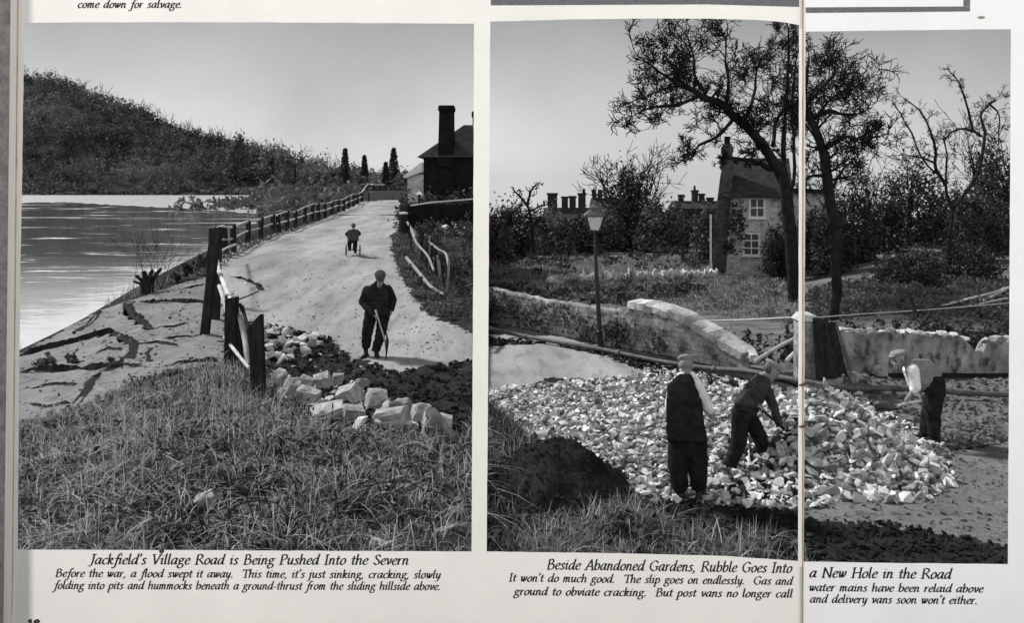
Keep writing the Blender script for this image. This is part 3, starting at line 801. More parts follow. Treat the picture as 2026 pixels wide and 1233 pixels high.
def write(text, u0, u1, v0, v1, xh, parent_name='caption_line', weight=1.0, shear=0.2, space=.62, bend=0.0):
    """text set from pixel (u0,v0) to (u1,v1) on the page, x-height xh pixels"""
    pos, w = [], 0.0
    for ch in text:
        if ch == ' ': w += space; continue
        pos.append((ch, w)); w += GL[ch][0] + 0.06
    kx = (u1 - u0) / w
    b = MB(); nb = 0
    nw, nh = 0.215 * weight, 0.095 * weight
    nib = [(math.cos(R(28)) * nw/2 * i - math.sin(R(28)) * nh/2 * j, math.sin(R(28)) * nw/2 * i + math.cos(R(28)) * nh/2 * j) for i, j in ((1,1),(-1,1),(-1,-1),(1,-1))]
    for ch, x0 in pos:
        for kind, pt in GL[ch][1]:
            p_ = catmull(pt) if kind == S else pt
            for a, c in zip(p_[:-1], p_[1:]):
                hl = hull2([(q[0] + n_[0], q[1] + n_[1]) for q in (a, c) for n_ in nib])
                vs = []
                nb += 1
                for x, y in hl:
                    h = (x0 + x) / w
                    uu = u0 + (x0 + x + shear * y * xh / kx * 1.0) * kx
                    vv = v0 + (v1 - v0) * h + bend * h ** 3 - y * xh
                    vs.append(pg(uu, vv, -0.002 - 0.0004 * (nb % 5)))
                b.add(vs, [tuple(range(len(vs)))])
    return b.build(parent_name, M['ink'], mag)

write('come down for salvage.', 154, 361, 15, 15, 9.6)
write("Jackfield's Village Road is Being Pushed Into the Severn", 176, 809, 1117, 1118, 12.3, 'headline', 0.95)
write("Before the war, a flood swept it away.  This time, it's just sinking, cracking, slowly", 110, 872, 1142, 1145, 9.9)
write('folding into pits and hummocks beneath a ground-thrust from the sliding hillside above.', 107, 872, 1166, 1168, 9.9)
write('Beside Abandoned Gardens, Rubble Goes Into', 1082, 1567, 1127, 1134, 12.5, 'headline', 0.95)
write("It won't do much good.  The slip goes on endlessly.  Gas and", 1007, 1568, 1151, 1158, 10.0)
write('ground to obviate cracking.  But post vans no longer call', 1017, 1568, 1178, 1183, 10.0)
write('a New Hole in the Road', 1601, 1882, 1143, 1146, 12.5, 'headline', 0.95)
write('water mains have been relaid above', 1600, 1945, 1170, 1173, 10.0)
write("and delivery vans soon won't either.", 1602, 1934, 1193, 1196, 10.0)
write('18', 56, 80, 1244, 1244, 11.5, 'page_number', 1.7, 0.0)
# ------------------------------------------------------------------ vegetation builders
def leaf_quads(cent, size, r):
    """one small bent leaf face per centre, random direction"""
    N = len(cent)
    a = r.normal(size=(N, 3)); a /= np.linalg.norm(a, axis=1, keepdims=True)
    b = r.normal(size=(N, 3)); b -= a * (a * b).sum(1, keepdims=True); b /= np.linalg.norm(b, axis=1, keepdims=True)
    s_ = (size * r.uniform(0.55, 1.4, N))[:, None]
    v = np.stack([cent - a * s_ * 0.9, cent + b * s_ * 0.42, cent + a * s_, cent - b * s_ * 0.42], 1)
    return v

def crown_points(c, rad, n, clumps, r, spread=0.26, flat=0.0):
    """leaf centres gathered in clumps through an uneven crown"""
    d = r.normal(size=(clumps, 3)); d /= np.linalg.norm(d, axis=1, keepdims=True)
    k = r.uniform(0.25, 1.0, clumps) ** 0.5 * r.uniform(0.78, 1.12, clumps)
    cc = d * k[:, None]
    if flat: cc[:, 2] = np.maximum(cc[:, 2], -flat)
    w = r.uniform(0.5, 1.5, clumps); w /= w.sum()
    pick = r.choice(clumps, n, p=w)
    sp = spread * r.uniform(0.5, 1.3, clumps)[pick]
    q = cc[pick] + r.normal(size=(n, 3)) * sp[:, None] * 0.6
    sh = np.clip(r.uniform(0, 1, clumps)[pick] * 0.6 + r.uniform(0, 0.4, n), 0, 1)
    return np.asarray(c) + q * np.asarray(rad), sh

class Twigs:
    """recursive bare branches gathered into one tube mesh"""
    def __init__(s, r): s.mb = MB(); s.r = r
    def grow(s, p, d, length, rad, depth, wig=0.35, up=0.15, kids=4, droop=0.0, minr=0.004):
        r = s.r
        n = 4 if depth > 0 else 3
        pts = [Vector(p)]; d = Vector(d).normalized(); rads = [rad]
        for i in range(n):
            d = (d + Vector(r.normal(size=3)) * wig * 0.55 + Vector((0, 0, up - droop * i)) * 0.5).normalized()
            pts.append(pts[-1] + d * (length / n)); rads.append(max(minr, rad * (1 - 0.75 * (i + 1) / n)))
        s.mb.tube(pts, rads, 5 if depth > 1 else 3, cap=False)
        if depth <= 0: return
        for k in range(kids):
            h = r.uniform(0.25, 1.0); i = min(n - 1, int(h * n)); f_ = h * n - i
            q = pts[i].lerp(pts[i+1], f_)
            side = Vector(r.normal(size=3)); ax = (pts[i+1] - pts[i]).normalized()
            side = (side - ax * side.dot(ax)).normalized()
            nd = ax * r.uniform(0.4, 1.0) + side * r.uniform(0.6, 1.1)
            s.grow(q, nd, length * r.uniform(0.45, 0.7), max(minr, rads[i] * 0.62), depth - 1, wig, up, kids, droop, minr)
    def along(s, path, rads, step, length, rad, depth, start=0.3, wig=0.4, up=0.2, kids=4, droop=0.0, minr=0.006):
        path = [Vector(q) for q in path]
        tot = sum((b - a).length for a, b in zip(path[:-1], path[1:])); run = 0
        for a, b in zip(path[:-1], path[1:]):
            L_ = (b - a).length; ax = (b - a).normalized(); n = max(1, int(L_ / step))
            for k in range(n):
                h = (k + s.r.uniform()) / n
                if (run + h * L_) / tot < start: continue
                side = Vector(s.r.normal(size=3)); side = (side - ax * side.dot(ax)).normalized()
                fade = 0.65 + 0.5 * (1 - (run + h * L_) / tot)
                s.grow(a.lerp(b, h), ax * s.r.uniform(.2, .9) + side, length * s.r.uniform(.6, 1.2) * fade, rad, depth, wig, up, kids, droop, minr)
            run += L_
        s.grow(path[-1], path[-1] - path[-2], length * 0.9, rad, depth, wig, up, kids, droop, minr)

def smooth_path(pts, n=5):
    return [Vector(q) for q in catmull([tuple(p) for p in pts], n)]

def bushy_tree(name, u, vt, vb, w, Y, label, cat='tree', group=None, n=700, leaf=None, mk='leaf', seed=0, trunk=True, base=None, spiky=0.0, flat=0.9):
    r = np.random.default_rng(seed + 100)
    s_ = F / Y
    p = P(u, vb, Y) if base is None else base
    zb = float(terrain(np.array([p.x]), np.array([Y]))[0])
    top = P(u, vt, Y).z; zlow = p.z
    root = empty(name, (p.x, Y, min(zb, zlow)), label, cat, group)
    c = (p.x, Y, zlow * 0.45 + top * 0.55); rad = (w / 2 / s_, w / 2 / s_, (top - zlow) * 0.5)
    pts, sh = crown_points(c, rad, n, max(9, n // 32), r, 0.3, flat)
    q = leaf_quads(pts, leaf or 4.2 / s_, r)
    crown = link_mesh('crown', quads_mesh('crown', q, 4, [(0, 1, 2, 3)], sh), M[mk], root)
    if trunk:
        tw = Twigs(r); rt = max(0.05, 0.03 * (top - zlow))
        bp = Vector((p.x, Y, min(zb, zlow) - 0.2)); mid = Vector((p.x + r.normal() * .1 * rad[0], Y, zlow * .5 + top * .5)); tp = Vector((p.x, Y, zlow * .12 + top * .88))
        tw.mb.tube(smooth_path([bp, mid, tp]), np.linspace(rt, rt * .2, len(smooth_path([bp, mid, tp]))), 6)
        for k in range(9):
            h = r.uniform(.25, .95); a = r.uniform(0, 6.28)
            tw.grow(bp.lerp(tp, h), (math.cos(a), math.sin(a), .5), rad[0] * 1.05, rt * .4, 1, kids=4, minr=0.3 / s_)
        tw.mb.build('trunk', M['bark'], root)
    return root

def conifer(u, vt, vb, w, Y, label, seed, group=None):
    r = np.random.default_rng(seed)
    s_ = F / Y; p = P(u, vb, Y); top = P(u, vt, Y).z
    zb = float(terrain(np.array([p.x]), np.array([Y]))[0])
    root = empty('conifer_tree', (p.x, Y, min(zb, p.z)), label, 'tree', group)
    Hh = top - p.z; N = 1300
    h = r.uniform(0.02, 1, N) ** 0.8
    layer = (np.floor(h * 15) + r.uniform(0.0, 1.0, N)) / 15.5
    rr = (1 - layer) ** 0.85 * (w / 2 / s_) * r.uniform(0.25, 1.2, N) + 0.015 * Hh
    a = r.uniform(0, 6.283, N)
    pts = np.stack([p.x + rr * np.cos(a), Y + rr * np.sin(a), p.z + layer * Hh - rr * 0.35], 1)
    link_mesh('crown', quads_mesh('crown', leaf_quads(pts, 3.2 / s_, r), 4, [(0, 1, 2, 3)], r.uniform(0, .6, N)), M['leaf'], root)
    b = MB(); b.tube([(p.x, Y, min(zb, p.z) - .3), (p.x, Y, top)], [0.028 * Hh, 0.004 * Hh], 6); b.build('trunk', M['bark'], root)

# ------------------------------------------------------------------ far wood, far bank and the trees along the river
def woodland():
    r = np.random.default_rng(5)
    quads, shade = [], []
    for _ in range(1700):
        t = r.uniform(-0.66, -0.13); y = r.uniform(610, 775)
        x = t * y; z = float(terrain(np.array([x]), np.array([y]))[0])
        if hillz(t) < 9 and r.uniform() < .6: continue
        w = r.uniform(5, 9); hh = r.uniform(7, 13) * (0.55 if y < 622 else 1)
        pts, sh = crown_points((x, y, z + hh * .55), (w, w, hh * .62), 80, 9, r, .34)
        quads.append(leaf_quads(pts, np.full(80, 1.05), r)); shade.append(np.clip(sh * .35 + r.uniform(0, .4) + .32 * math.sin(x / 31 + 1.7 * math.sin(y / 19)) * math.sin(y / 23 + x / 57) + .12 * (t + .6) / .4, 0, 1))
    me = quads_mesh('woodland', np.concatenate(quads), 4, [(0, 1, 2, 3)], np.concatenate(shade))
    tag(link_mesh('woodland', me, M['leaffar']), kind='stuff')
    tw = Twigs(r)
    for _ in range(70):
        t = r.uniform(-0.60, -0.2); y = r.uniform(735, 770); x = t * y; z = float(terrain(np.array([x]), np.array([y]))[0])
        tw.grow((x, y, z + 5), (r.normal() * .2, 0, 1), r.uniform(8, 13), .3, 1, wig=.25, up=.5, kids=7, minr=.11)
    tag(tw.mb.build('bare_treetops', M['twig']), kind='stuff')
woodland()

bushes = MB
def scrub(name, poly, n, hgt, wid, leaves, leaf, mk, seed, smin=None):
    """low tangled growth covering an area"""
    r = np.random.default_rng(seed)
    xs, ys = zip(*poly); out, sh = [], []; k = 0
    while k < n:
        x = r.uniform(min(xs), max(xs), 200); y = r.uniform(min(ys), max(ys), 200)
        ok = inside(poly, x, y)
        for x_, y_ in zip(x[ok], y[ok]):
            if k >= n: break
            k += 1
            z = float(terrain(np.array([x_]), np.array([y_]))[0]); h_ = hgt * r.uniform(.4, 1.2); w_ = wid * r.uniform(.6, 1.3)
            p_, s_ = crown_points((x_, y_, z + h_ * .4), (w_, w_, h_ * .6), leaves, 6, r, .35)
            out.append(leaf_quads(p_, np.full(leaves, leaf), r)); sh.append(np.clip(s_ * .6 + r.uniform(0, .5), 0, 1))
    me = quads_mesh(name, np.concatenate(out), 4, [(0, 1, 2, 3)], np.concatenate(sh))
    o = link_mesh(name, me, M[mk]); o['kind'] = 'stuff'
    return o
far_poly = [(-0.60 * 612, 604), (-0.13 * 612, 604), (-0.13 * 625, 625), (-0.6 * 625, 625)]
scrub('bankside_scrub', far_poly, 420, 6, 6, 40, 1.1, 'leafmid', 31)
scrub('bankside_scrub', region([(545,424),(600,398),(660,386),(720,388),(700,401),(640,424),(575,442)]), 260, 1.6, 1.6, 34, .32, 'leafmid', 32)
scrub('bankside_scrub', [(-25.5, 88), (-19.5, 88), (-24, 125), (-29, 165), (-46, 165), (-35.5, 125)], 330, 1.3, 1.7, 40, .3, 'leafmid', 34)
scrub('bankside_scrub', [(-22, 131), (-15.5, 131), (-15.5, 150), (-25, 150)], 110, .9, 1.1, 40, .22, 'leaf', 35)
scrub('bankside_scrub', [(-75, 190), (-30, 190), (-22, 330), (-92, 330)], 200, 4, 5, 40, .9, 'leafmid', 33)

TL = [(462,268,372,40,640,'tall dark tree at the water bend, left of the round grey tree'), (536,284,374,78,625,'round grey tree with spreading twigs on the far bank'), (585,288,376,70,632,'broad pale twiggy tree beside the round grey tree'),
      (508,300,372,44,640,'small tree between the tall dark tree and the round grey tree'), (628,312,380,58,420,'pale bushy tree above the grassy river spit'), (655,338,388,44,300,'low bush left of the first conifer'),
      (706,345,390,56,280,'rounded bush between the two pointed conifers'), (742,350,392,46,260,'bushy tree beyond the end of the road'), (668,350,392,60,270,'thick bush at the foot of the tall conifer'), (802,345,396,50,190,'dark bush beside the pale roof')]
for i, (u, vt, vb, w, Y, lb) in enumerate(TL):
    bushy_tree('riverside_tree', u, vt, vb, w, Y, lb, group='trees along the river bend', n=620, seed=i, mk='leafpale' if i in (1, 2, 4, 7) else 'leafmid')
conifer(683, 290, 392, 30, 270, 'tall pointed conifer left of centre at the end of the road', 1, 'conifers at the road end')
conifer(721, 305, 385, 25, 300, 'smallest pointed conifer standing alone in the middle', 2, 'conifers at the road end')
conifer(779, 289, 398, 36, 210, 'tallest dark conifer nearest the dark house', 3, 'conifers at the road end')
conifer(763, 318, 398, 24, 215, 'short dark conifer leaning against the tallest one', 4, 'conifers at the road end')

# ------------------------------------------------------------------ left-hand buildings
def dark_house():
    Y = 50.0
    root = empty('brick_house', (P(885, 450, Y).x, Y, P(885, 450, Y).z), 'dark brick house in shadow with a tall tapering chimney, right of the road', 'house')
    X0, X1 = P(838, 0, Y).x, P(958, 0, Y).x
    zb, ze, zr = P(0, 455, Y).z, P(0, 307, Y).z, P(0, 243, Y).z
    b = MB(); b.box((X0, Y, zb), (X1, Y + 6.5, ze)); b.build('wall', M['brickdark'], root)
    rf = MB(); xr = P(915, 0, Y).x; xe = P(826, 0, Y).x; o = .3
    vs = [(xe, Y - o, ze - .12), (X1, Y - o, ze - .12), (X1, Y + 6.8, ze - .12), (xe, Y + 6.8, ze - .12), (xr, Y + 1.6, zr), (X1, Y + 1.6, zr), (X1, Y + 4.9, zr), (xr, Y + 4.9, zr)]
    rf.add(vs, [(3,2,1,0), (0,1,5,4), (1,2,6,5), (2,3,7,6), (3,0,4,7), (4,5,6,7)])
    rfo = rf.build('roof', M['tile'], root)
    def stack(u0, u1, u2, u3, vt, vb, y0, dep):
        c = MB(); y1 = y0 + dep
        za, zb_ = P(0, vt, y0).z, P(0, vb, y0).z
        xa0, xa1, xb0, xb1 = P(u0, 0, y0).x, P(u1, 0, y0).x, P(u2, 0, y0).x, P(u3, 0, y0).x
        c.add([(xb0,y0,zb_),(xb1,y0,zb_),(xb1,y1,zb_),(xb0,y1,zb_),(xa0,y0,za),(xa1,y0,za),(xa1,y1,za),(xa0,y1,za)], [(3,2,1,0),(4,5,6,7),(0,1,5,4),(1,2,6,5),(2,3,7,6),(3,0,4,7)])
        c.box((xa0 - .06, y0 - .06, za - .28), (xa1 + .06, y1 + .06, za - .05)); c.box((xa0 - .03, y0 - .03, za - .05), (xa1 + .03, y1 + .03, za + .03))
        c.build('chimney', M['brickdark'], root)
    stack(869, 897, 866, 898, 209, 330, Y - .2, .9)
    stack(935, 958, 935, 958, 221, 300, Y + 2.5, .8)
    d = MB()
    for u, v0, v1, wd in ((880, 345, 380, 26), (930, 345, 378, 22)):
        d.box((P(u - wd / 2, 0, Y).x, Y - .04, P(0, v1, Y).z), (P(u + wd / 2, 0, Y).x, Y + .02, P(0, v0, Y).z))
        # cottage with the sunlit roof further along
    Y2 = 66.0
    r2 = empty('small_cottage', (P(812, 400, Y2).x, Y2, P(812, 400, Y2).z), 'low cottage with a sunlit pale roof slope behind the dark house', 'house')
    b = MB(); b.box((P(806,0,Y2).x, Y2, P(0,410,Y2).z), (P(850,0,Y2).x, Y2 + 4, P(0,345,Y2).z)); b.build('wall', M['brick'], r2)
    rr = MB()
    rr.prism([(P(798,0,Y2).x, P(0,349,Y2).z), (P(834,0,Y2).x, P(0,321,Y2).z), (P(836,0,Y2).x, P(0,325,Y2).z), (P(836,0,Y2).x, P(0,340,Y2).z), (P(802,0,Y2).x, P(0,352,Y2).z)], Y2 - .3, Y2 + 4.3)
    rr.build('roof', M['paleroof'], r2)
dark_house()

# garden wall with a rail on top, post with a white cap, gatepost
gw = MB(); Yw = 43.0
gwx = np.linspace(P(806, 0, Yw).x, P(962, 0, Yw).x, 14)
for a, b in zip(gwx[:-1], gwx[1:]):
    zb = P(0, 470, Yw).z
    gw.add([(a, Yw, zb), (b, Yw, zb), (b, Yw + .4, zb), (a, Yw + .4, zb), (a, Yw, P(0, 404, Yw).z + random.uniform(-.05, .05)), (b, Yw, P(0, 404, Yw).z + random.uniform(-.05, .05)), (b, Yw + .4, P(0, 403, Yw).z), (a, Yw + .4, P(0, 403, Yw).z)], [(0,1,5,4), (4,5,6,7), (2,3,7,6), (0,4,7,3), (1,2,6,5)])
gr = empty('garden_wall', (P(880, 470, Yw).x, Yw, P(0, 470, Yw).z), 'low dark garden wall with a pale top rail below the dark house', 'wall')
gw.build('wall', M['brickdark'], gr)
tb = MB(); tb.tube([P(812, 407, Yw - .15), P(850, 401, Yw - .15), P(900, 397, Yw - .15), P(960, 392, Yw - .15)], .045, 6); tb.build('rail', M['pole'], gr)
wp = empty('capped_post', P(829, 402, 44.5), 'short post with a white pointed cap behind the garden wall', 'post')
b = MB(); b.box(tuple(P(827, 404, 44.5)), tuple(P(832, 385, 44.5) + Vector((0, .15, 0)))); b.build('shaft', M['wood'], wp)
b = MB(); q = P(829.5, 385, 44.5); 
b.add([(q.x - .2, q.y - .15, q.z), (q.x + .2, q.y - .15, q.z), (q.x + .2, q.y + .25, q.z), (q.x - .2, q.y + .25, q.z), (q.x, q.y + .05, q.z + .22)], [(3,2,1,0), (0,1,4), (1,2,4), (2,3,4), (3,0,4)])
b.build('cap', M['paint'], wp)
g0 = G(798, 466); sg = F / g0.y
gp = empty('gatepost', g0, 'stout dark gatepost with a pale worn top beside the road', 'post')
b = MB(); hgt = 44 / sg; wd = 9.5 / sg
b.tube([g0 + Vector((0,0,-.2)), g0 + Vector((.01,0,hgt*.5)), g0 + Vector((0,0,hgt*.96))], [wd*1.05, wd, wd*.9], 9); b.build('shaft', M['wood'], gp)
b = MB(); b.tube([g0 + Vector((0.02,0,hgt*.965)), g0 + Vector((.02,0,hgt*1.03)), g0 + Vector((.02,0,hgt*1.06))], [wd*.97, wd*.9, wd*.5], 9); b.build('worn_top', M['coping'], gp)

# ------------------------------------------------------------------ fences
fence = empty('post_and_rail_fence', G(560, 458), 'long wooden post and rail fence climbing beside the river', 'fence')
fp = [(433,506),(447,502),(463,499),(490,480),(515,473),(540,461),(552,460),(567,457),(584,450),(603,443),(618,437),(631,435),(643,432),(656,425),(669,420),(680,418),(690,412),(699,408),(707,402),(716,397),(728,394),(740,394),(752,394.2),(763,394.6)]
tops, mids = [], []
for i, (u, v) in enumerate(fp):
    if u < 717:
        g = G(u, v)
    else:
        g = P(u, v, 128); g.z = float(terrain(np.array([g.x]), np.array([128.0]))[0])
    hh = 1.02 + random.uniform(-.08, .1)
    lean = Vector((random.uniform(-.07, .07), random.uniform(-.05, .05), 1))
    b = MB(); b.beam(g - Vector((0, 0, .25)), g + lean * hh, .20 if u < 700 else .26, .14)
    b.build('post', M['wood'], fence)
    tops.append(g + lean * (hh - .06) + Vector((.0, -.10, 0))); mids.append(g + lean * (hh * .5) + Vector((0, -.12, 0)))
def rail(pts, r0, parent, name='rail', n=6, mk='pole', sag=.03):
    b = MB(); p_ = smooth_path([q + Vector((random.uniform(-sag, sag), random.uniform(-sag, sag), random.uniform(-sag, sag))) for q in pts], 4)
    b.tube(p_, [r0 * random.uniform(.85, 1.15) for _ in p_], n); return b.build(name, M[mk], parent)
rail(tops[:7], .05, fence); rail(tops[6:14], .055, fence); rail(tops[13:20], .06, fence); rail(tops[19:], .07, fence)
rail(mids[:6], .045, fence); rail(mids[6:14], .05, fence); rail(mids[13:20], .05, fence)

bf = empty('broken_fence', G(455, 720), 'broken fence of leaning dark posts with fallen pale poles at the slipped road edge', 'fence')
def post_px(ub, vb, ut, vt, w0, w1, dy=0.0, slant=0.0, sink=.35, yb=None):
    g = G(ub, vb) if yb is None else P(ub, vb, yb)
    t = P(ut, vt, g.y + dy); s_ = F / g.y
    d = (t - g).normalized()
    b = MB(); a = g - d * sink
    b.beam(a, t, w0 / s_, w0 * .8 / s_, up=(0, 1, 0), taper=w1 / w0)
    me = b.mesh('post')
    bm = bmesh.new(); bm.from_mesh(me)
    bmesh.ops.subdivide_edges(bm, edges=bm.edges[:], cuts=5, use_grid_fill=True)
    for v in bm.verts:
        k = (v.co - g).dot(d) / (t - g).length
        if k > .9 and slant: v.co.z += slant * (v.co.x - t.x)
        nz = mnoise.noise_vector(v.co * 9.0) * .018; v.co += nz
    bm.to_mesh(me); bm.free()
    link_mesh('post', me, M['wood'], bf, smooth=False)
    return g
post_px(403, 662, 428, 462, 15, 16, .3)
post_px(414, 590, 422, 452, 15, 14, .1, yb=23.6)
post_px(427, 632, 432, 450, 13, 14, .2)
post_px(456, 724, 459, 590, 23, 22, .1, .3)
post_px(471, 672, 470, 600, 14, 13, .1, yb=17.5)
post_px(513, 795, 506, 636, 25, 26, .15, 1.1)
post_px(452, 640, 450, 585, 12, 11, .1, yb=20.5)
yl = 18.5
def pole_px(pts, rpx, mk='pole'):
    q = [P(u, v, Y) for u, v, Y in pts]
    b = MB(); sp = smooth_path(q, 5); n = len(sp)
    b.tube(sp, [rpx * p.y / F * random.uniform(.9, 1.1) * (1.1 - .25 * i / n) for i, p in enumerate(sp)], 8); b.build('rail', M[mk], bf)
pole_px([(466,484,31), (448,491,25.5), (430,503,22.4)], 2.4)
pole_px([(430,500,22.4), (429,520,21.0), (438,548,19.5), (452,582,18), (468,618,17.0)], 4.6)
pole_px([(466,604,17.0), (478,640,16.4), (486,684,15.9), (491,722,15.6)], 5.5)
pole_px([(479,607,16.6), (488,640,16.0), (497,684,15.3)], 3.4, 'wood')
pole_px([(445,668,17.0), (466,696,15.9), (492,728,15.0)], 3.6)
pole_px([(434,566,20.6), (442,592,20.0), (448,618,19.6)], 3.6)
pole_px([(430,470,22.4), (428,540,21.8), (425,600,21.4)], 2.2)
pole_px([(456,600,16.6), (446,660,16.5), (443,718,16.4)], 1.6)
pole_px([(452,598,16.8), (480,590,17), (512,576,18)], 1.4, 'wood')
for (u, v, Y) in ((457, 583, 17.9), (445, 523, 20.2)):
    c = P(u, v, Y); b = MB(); b.tube([c + Vector((math.cos(a) * .11, math.sin(a) * .11, math.sin(a * 2) * .03)) for a in np.linspace(0, 6.3, 13)], .018, 5, cap=False); b.build('tie', M['pole'], bf)

pf = empty('paling_fence', G(850, 545), 'rickety fence of thin leaning pales on the rough verge', 'fence')
k = 0
pale_tops = []
for i in range(17):
    h = i / 16
    u = 815 + 74 * h + random.uniform(-2, 2); v = 497 + 76 * h + random.uniform(-5, 5)
    g = G(u, v); s_ = F / g.y
    t = g + Vector((random.uniform(-.12, .12), random.uniform(-.1, .1), random.uniform(44, 66) / s_))
    b = MB(); b.beam(g - Vector((0, 0, .1)), t, random.uniform(.045, .075), .03); b.build('pale', M['pole2' if random.random() < .5 else 'wood'], pf)
    pale_tops.append(t)
for pts_, r_ in (([(812,452),(824,480),(846,506),(858,535)], 1.9), ([(848,478),(868,494),(882,502),(888,528)], 2.2), ([(806,440),(815,455),(822,470)], 2.2)):
    q = [G(u, v + 40) for u, v in pts_]; q = [P(u, v, g.y - .06) for (u, v), g in zip(pts_, q)]
    b = MB(); sp = smooth_path(q); b.tube(sp, [r_ * q[0].y / F] * len(sp), 6); b.build('rail', M['pole2'], pf)
lg = MB(); sp = smooth_path([G(804, 521, .2), G(826, 548, .2), G(848, 575, .18), G(862, 585, .16), G(878, 591, .12)])
lg.tube(sp, np.linspace(.065, .04, len(sp)), 8)
tag(lg.build('fallen_pole', M['pole2'], base=G(848, 573)), 'pale bent pole lying on the verge beside the road', 'pole')

# ------------------------------------------------------------------ cottage, town chimneys and street lamp
def cottage():
    Y = 50.0
    g = P(1500, 560, Y)
    root = empty('cottage', (g.x, Y, g.z), 'old two storey brick cottage with steep tiled roof, tapering end chimney and white windows', 'house')
    X = lambda u, y=Y: P(u, 0, y).x
    Z = lambda v, y=Y: P(0, v, y).z
    D = 5.2
    b = MB(); b.box((X(1424), Y, Z(575)), (X(1572), Y + D, Z(384))); 
    b.add([(X(1424), Y, Z(384)), (X(1424), Y + D, Z(384)), (X(1446), Y + D/2, Z(312)), (X(1446) , Y + D/2 , Z(312))], [(0, 1, 2)])
    b.build('wall', M['brick'], root)
    rf = MB()
    th = .14; e = Z(392); rz = Z(316); yo = .35
    pro = [(Y - yo, e), (Y + D/2, rz), (Y + D + yo, e), (Y + D + yo, e + th), (Y + D/2, rz + th * 1.3), (Y - yo, e + th)]
    n = 9; xs = np.linspace(X(1432), X(1566), n)
    for a, c in zip(xs[:-1], xs[1:]):
        da, dc = random.uniform(-.05, .05), random.uniform(-.05, .05)
        vs = [(a, y, z) for y, z in pro] + [(c, y, z) for y, z in pro]
        rf.add(vs, [(0,6,7,1), (1,7,8,2), (3,9,10,4), (4,10,11,5), (5,11,6,0), (2,8,9,3)] + ([(0,1,4,5), (1,2,3,4)] if a == xs[0] else []) + ([(11,10,7,6), (10,9,8,7)] if c == xs[-1] else []))
    rf.build('roof', M['tile'], root)
    ch = MB()
    prof = [(560, 1411, 1438), (480, 1414, 1441), (400, 1421, 1447), (345, 1428, 1452), (335, 1430, 1452), (334, 1427, 1454), (328, 1427, 1454), (327, 1431, 1452), (300, 1431, 1451), (299, 1429, 1453), (290, 1429, 1453), (289, 1431, 1451), (284, 1432, 1450)]
    y0, y1 = Y - .06, Y + 1.3
    vs = []
    for v, a, c in prof:
        vs += [(X(a), y0, Z(v)), (X(c), y0, Z(v)), (X(c), y1, Z(v)), (X(a), y1, Z(v))]
    fs = [(4*i+k, 4*i+(k+1) % 4, 4*i+4+(k+1) % 4, 4*i+4+k) for i in range(len(prof)-1) for k in range(4)] + [tuple(range(4*len(prof)-4, 4*len(prof)))]
    ch.add(vs, fs); cho = ch.build('chimney', M['brickmid'], root)
    pt = MB(); pt.tube([(X(1441), Y + .6, Z(285)), (X(1441), Y + .6, Z(276)), (X(1441), Y + .6, Z(268))], [.2, .16, .19], 10); pt.build('chimney_pot', M['brickdark'], cho)
    # windows: glass set back, frame and bars proud of the wall
    def window(u0, u1, v0, v1, cols, rows, name='window'):
        w = MB(); w.box((X(u0), Y - .02, Z(v1)), (X(u1), Y + .015, Z(v0))); wo_ = w.build(name, M['glass'], root)
        f_ = MB(); t = .085
        x0, x1, z0, z1 = X(u0), X(u1), Z(v1), Z(v0)
        f_.box((x0 - .03, Y - .07, z0), (x0 + t, Y - .022, z1)); f_.box((x1 - t, Y - .07, z0), (x1 + .03, Y - .022, z1))
        f_.box((x0 + t, Y - .068, z1 - t), (x1 - t, Y - .022, z1)); f_.box((x0 + t, Y - .068, z0), (x1 - t, Y - .022, z0 + t))
        f_.build('frame', M['paint'], wo_)
        gb = MB()
        for i in range(1, cols): gb.box((x0 + (x1 - x0) * i / cols - .03, Y - .06, z0 + t), (x0 + (x1 - x0) * i / cols + .03, Y - .023, z1 - t))
        for j in range(1, rows): gb.box((x0 + t, Y - .064, z0 + (z1 - z0) * j / rows - .035), (x1 - t, Y - .0235, z0 + (z1 - z0) * j / rows + .035))
        gb.build('glazing_bars', M['paint'], wo_)
        s_ = MB(); s_.box((x0 - .1, Y - .14, z0 - .09), (x1 + .1, Y - .01, z0 - .002)); s_.build('sill', M['paint'], wo_)
    window(1471, 1503, 461, 506, 2, 3); window(1483, 1513, 391, 431, 2, 2)
    p_ = MB(); p_.box((X(1409, Y-.3), Y - .35, Z(560)), (X(1413, Y-.3), Y - .22, Z(425))); p_.build('drainpipe', M['paint'], root)
    # ivy climbing the wall beside the windows
    r = np.random.default_rng(3)
    cen = []
    for cu, cv, ru, rv, n_ in ((1452,440,16,60,380), (1468,445,10,50,200), (1445,490,16,14,120), (1555,430,18,60,300)):
        q = r.normal(size=(n_, 2)) * .5
        cen.append(np.stack([X(cu) + q[:, 0] * ru * Y / F, Y - .05 - np.abs(r.normal(size=n_)) * .08, Z(cv) + q[:, 1] * rv * Y / F], 1))
    cen = np.concatenate(cen)
    iv = empty('wall_ivy', g, 'thin ivy climbing the cottage wall left of its windows', 'plant')
    link_mesh('leaves', quads_mesh('leaves', leaf_quads(cen, np.full(len(cen), .10), r), 4, [(0,1,2,3)], r.uniform(0, 1, len(cen))), M['leaf'], iv)
    for o_ in (root, iv): o_.rotation_euler.z = R(-13.0)
    return root
cottage()
Yb = 62.0
ob = empty('outbuilding', P(1620, 470, Yb), 'pale low outbuilding behind the leaning tree, right of the fold', 'building')
b = MB(); b.box((P(1572,0,Yb).x, Yb, P(0,500,Yb).z), (P(1642,0,Yb).x, Yb + 4, P(0,380,Yb).z)); b.build('wall', M['brick'], ob)
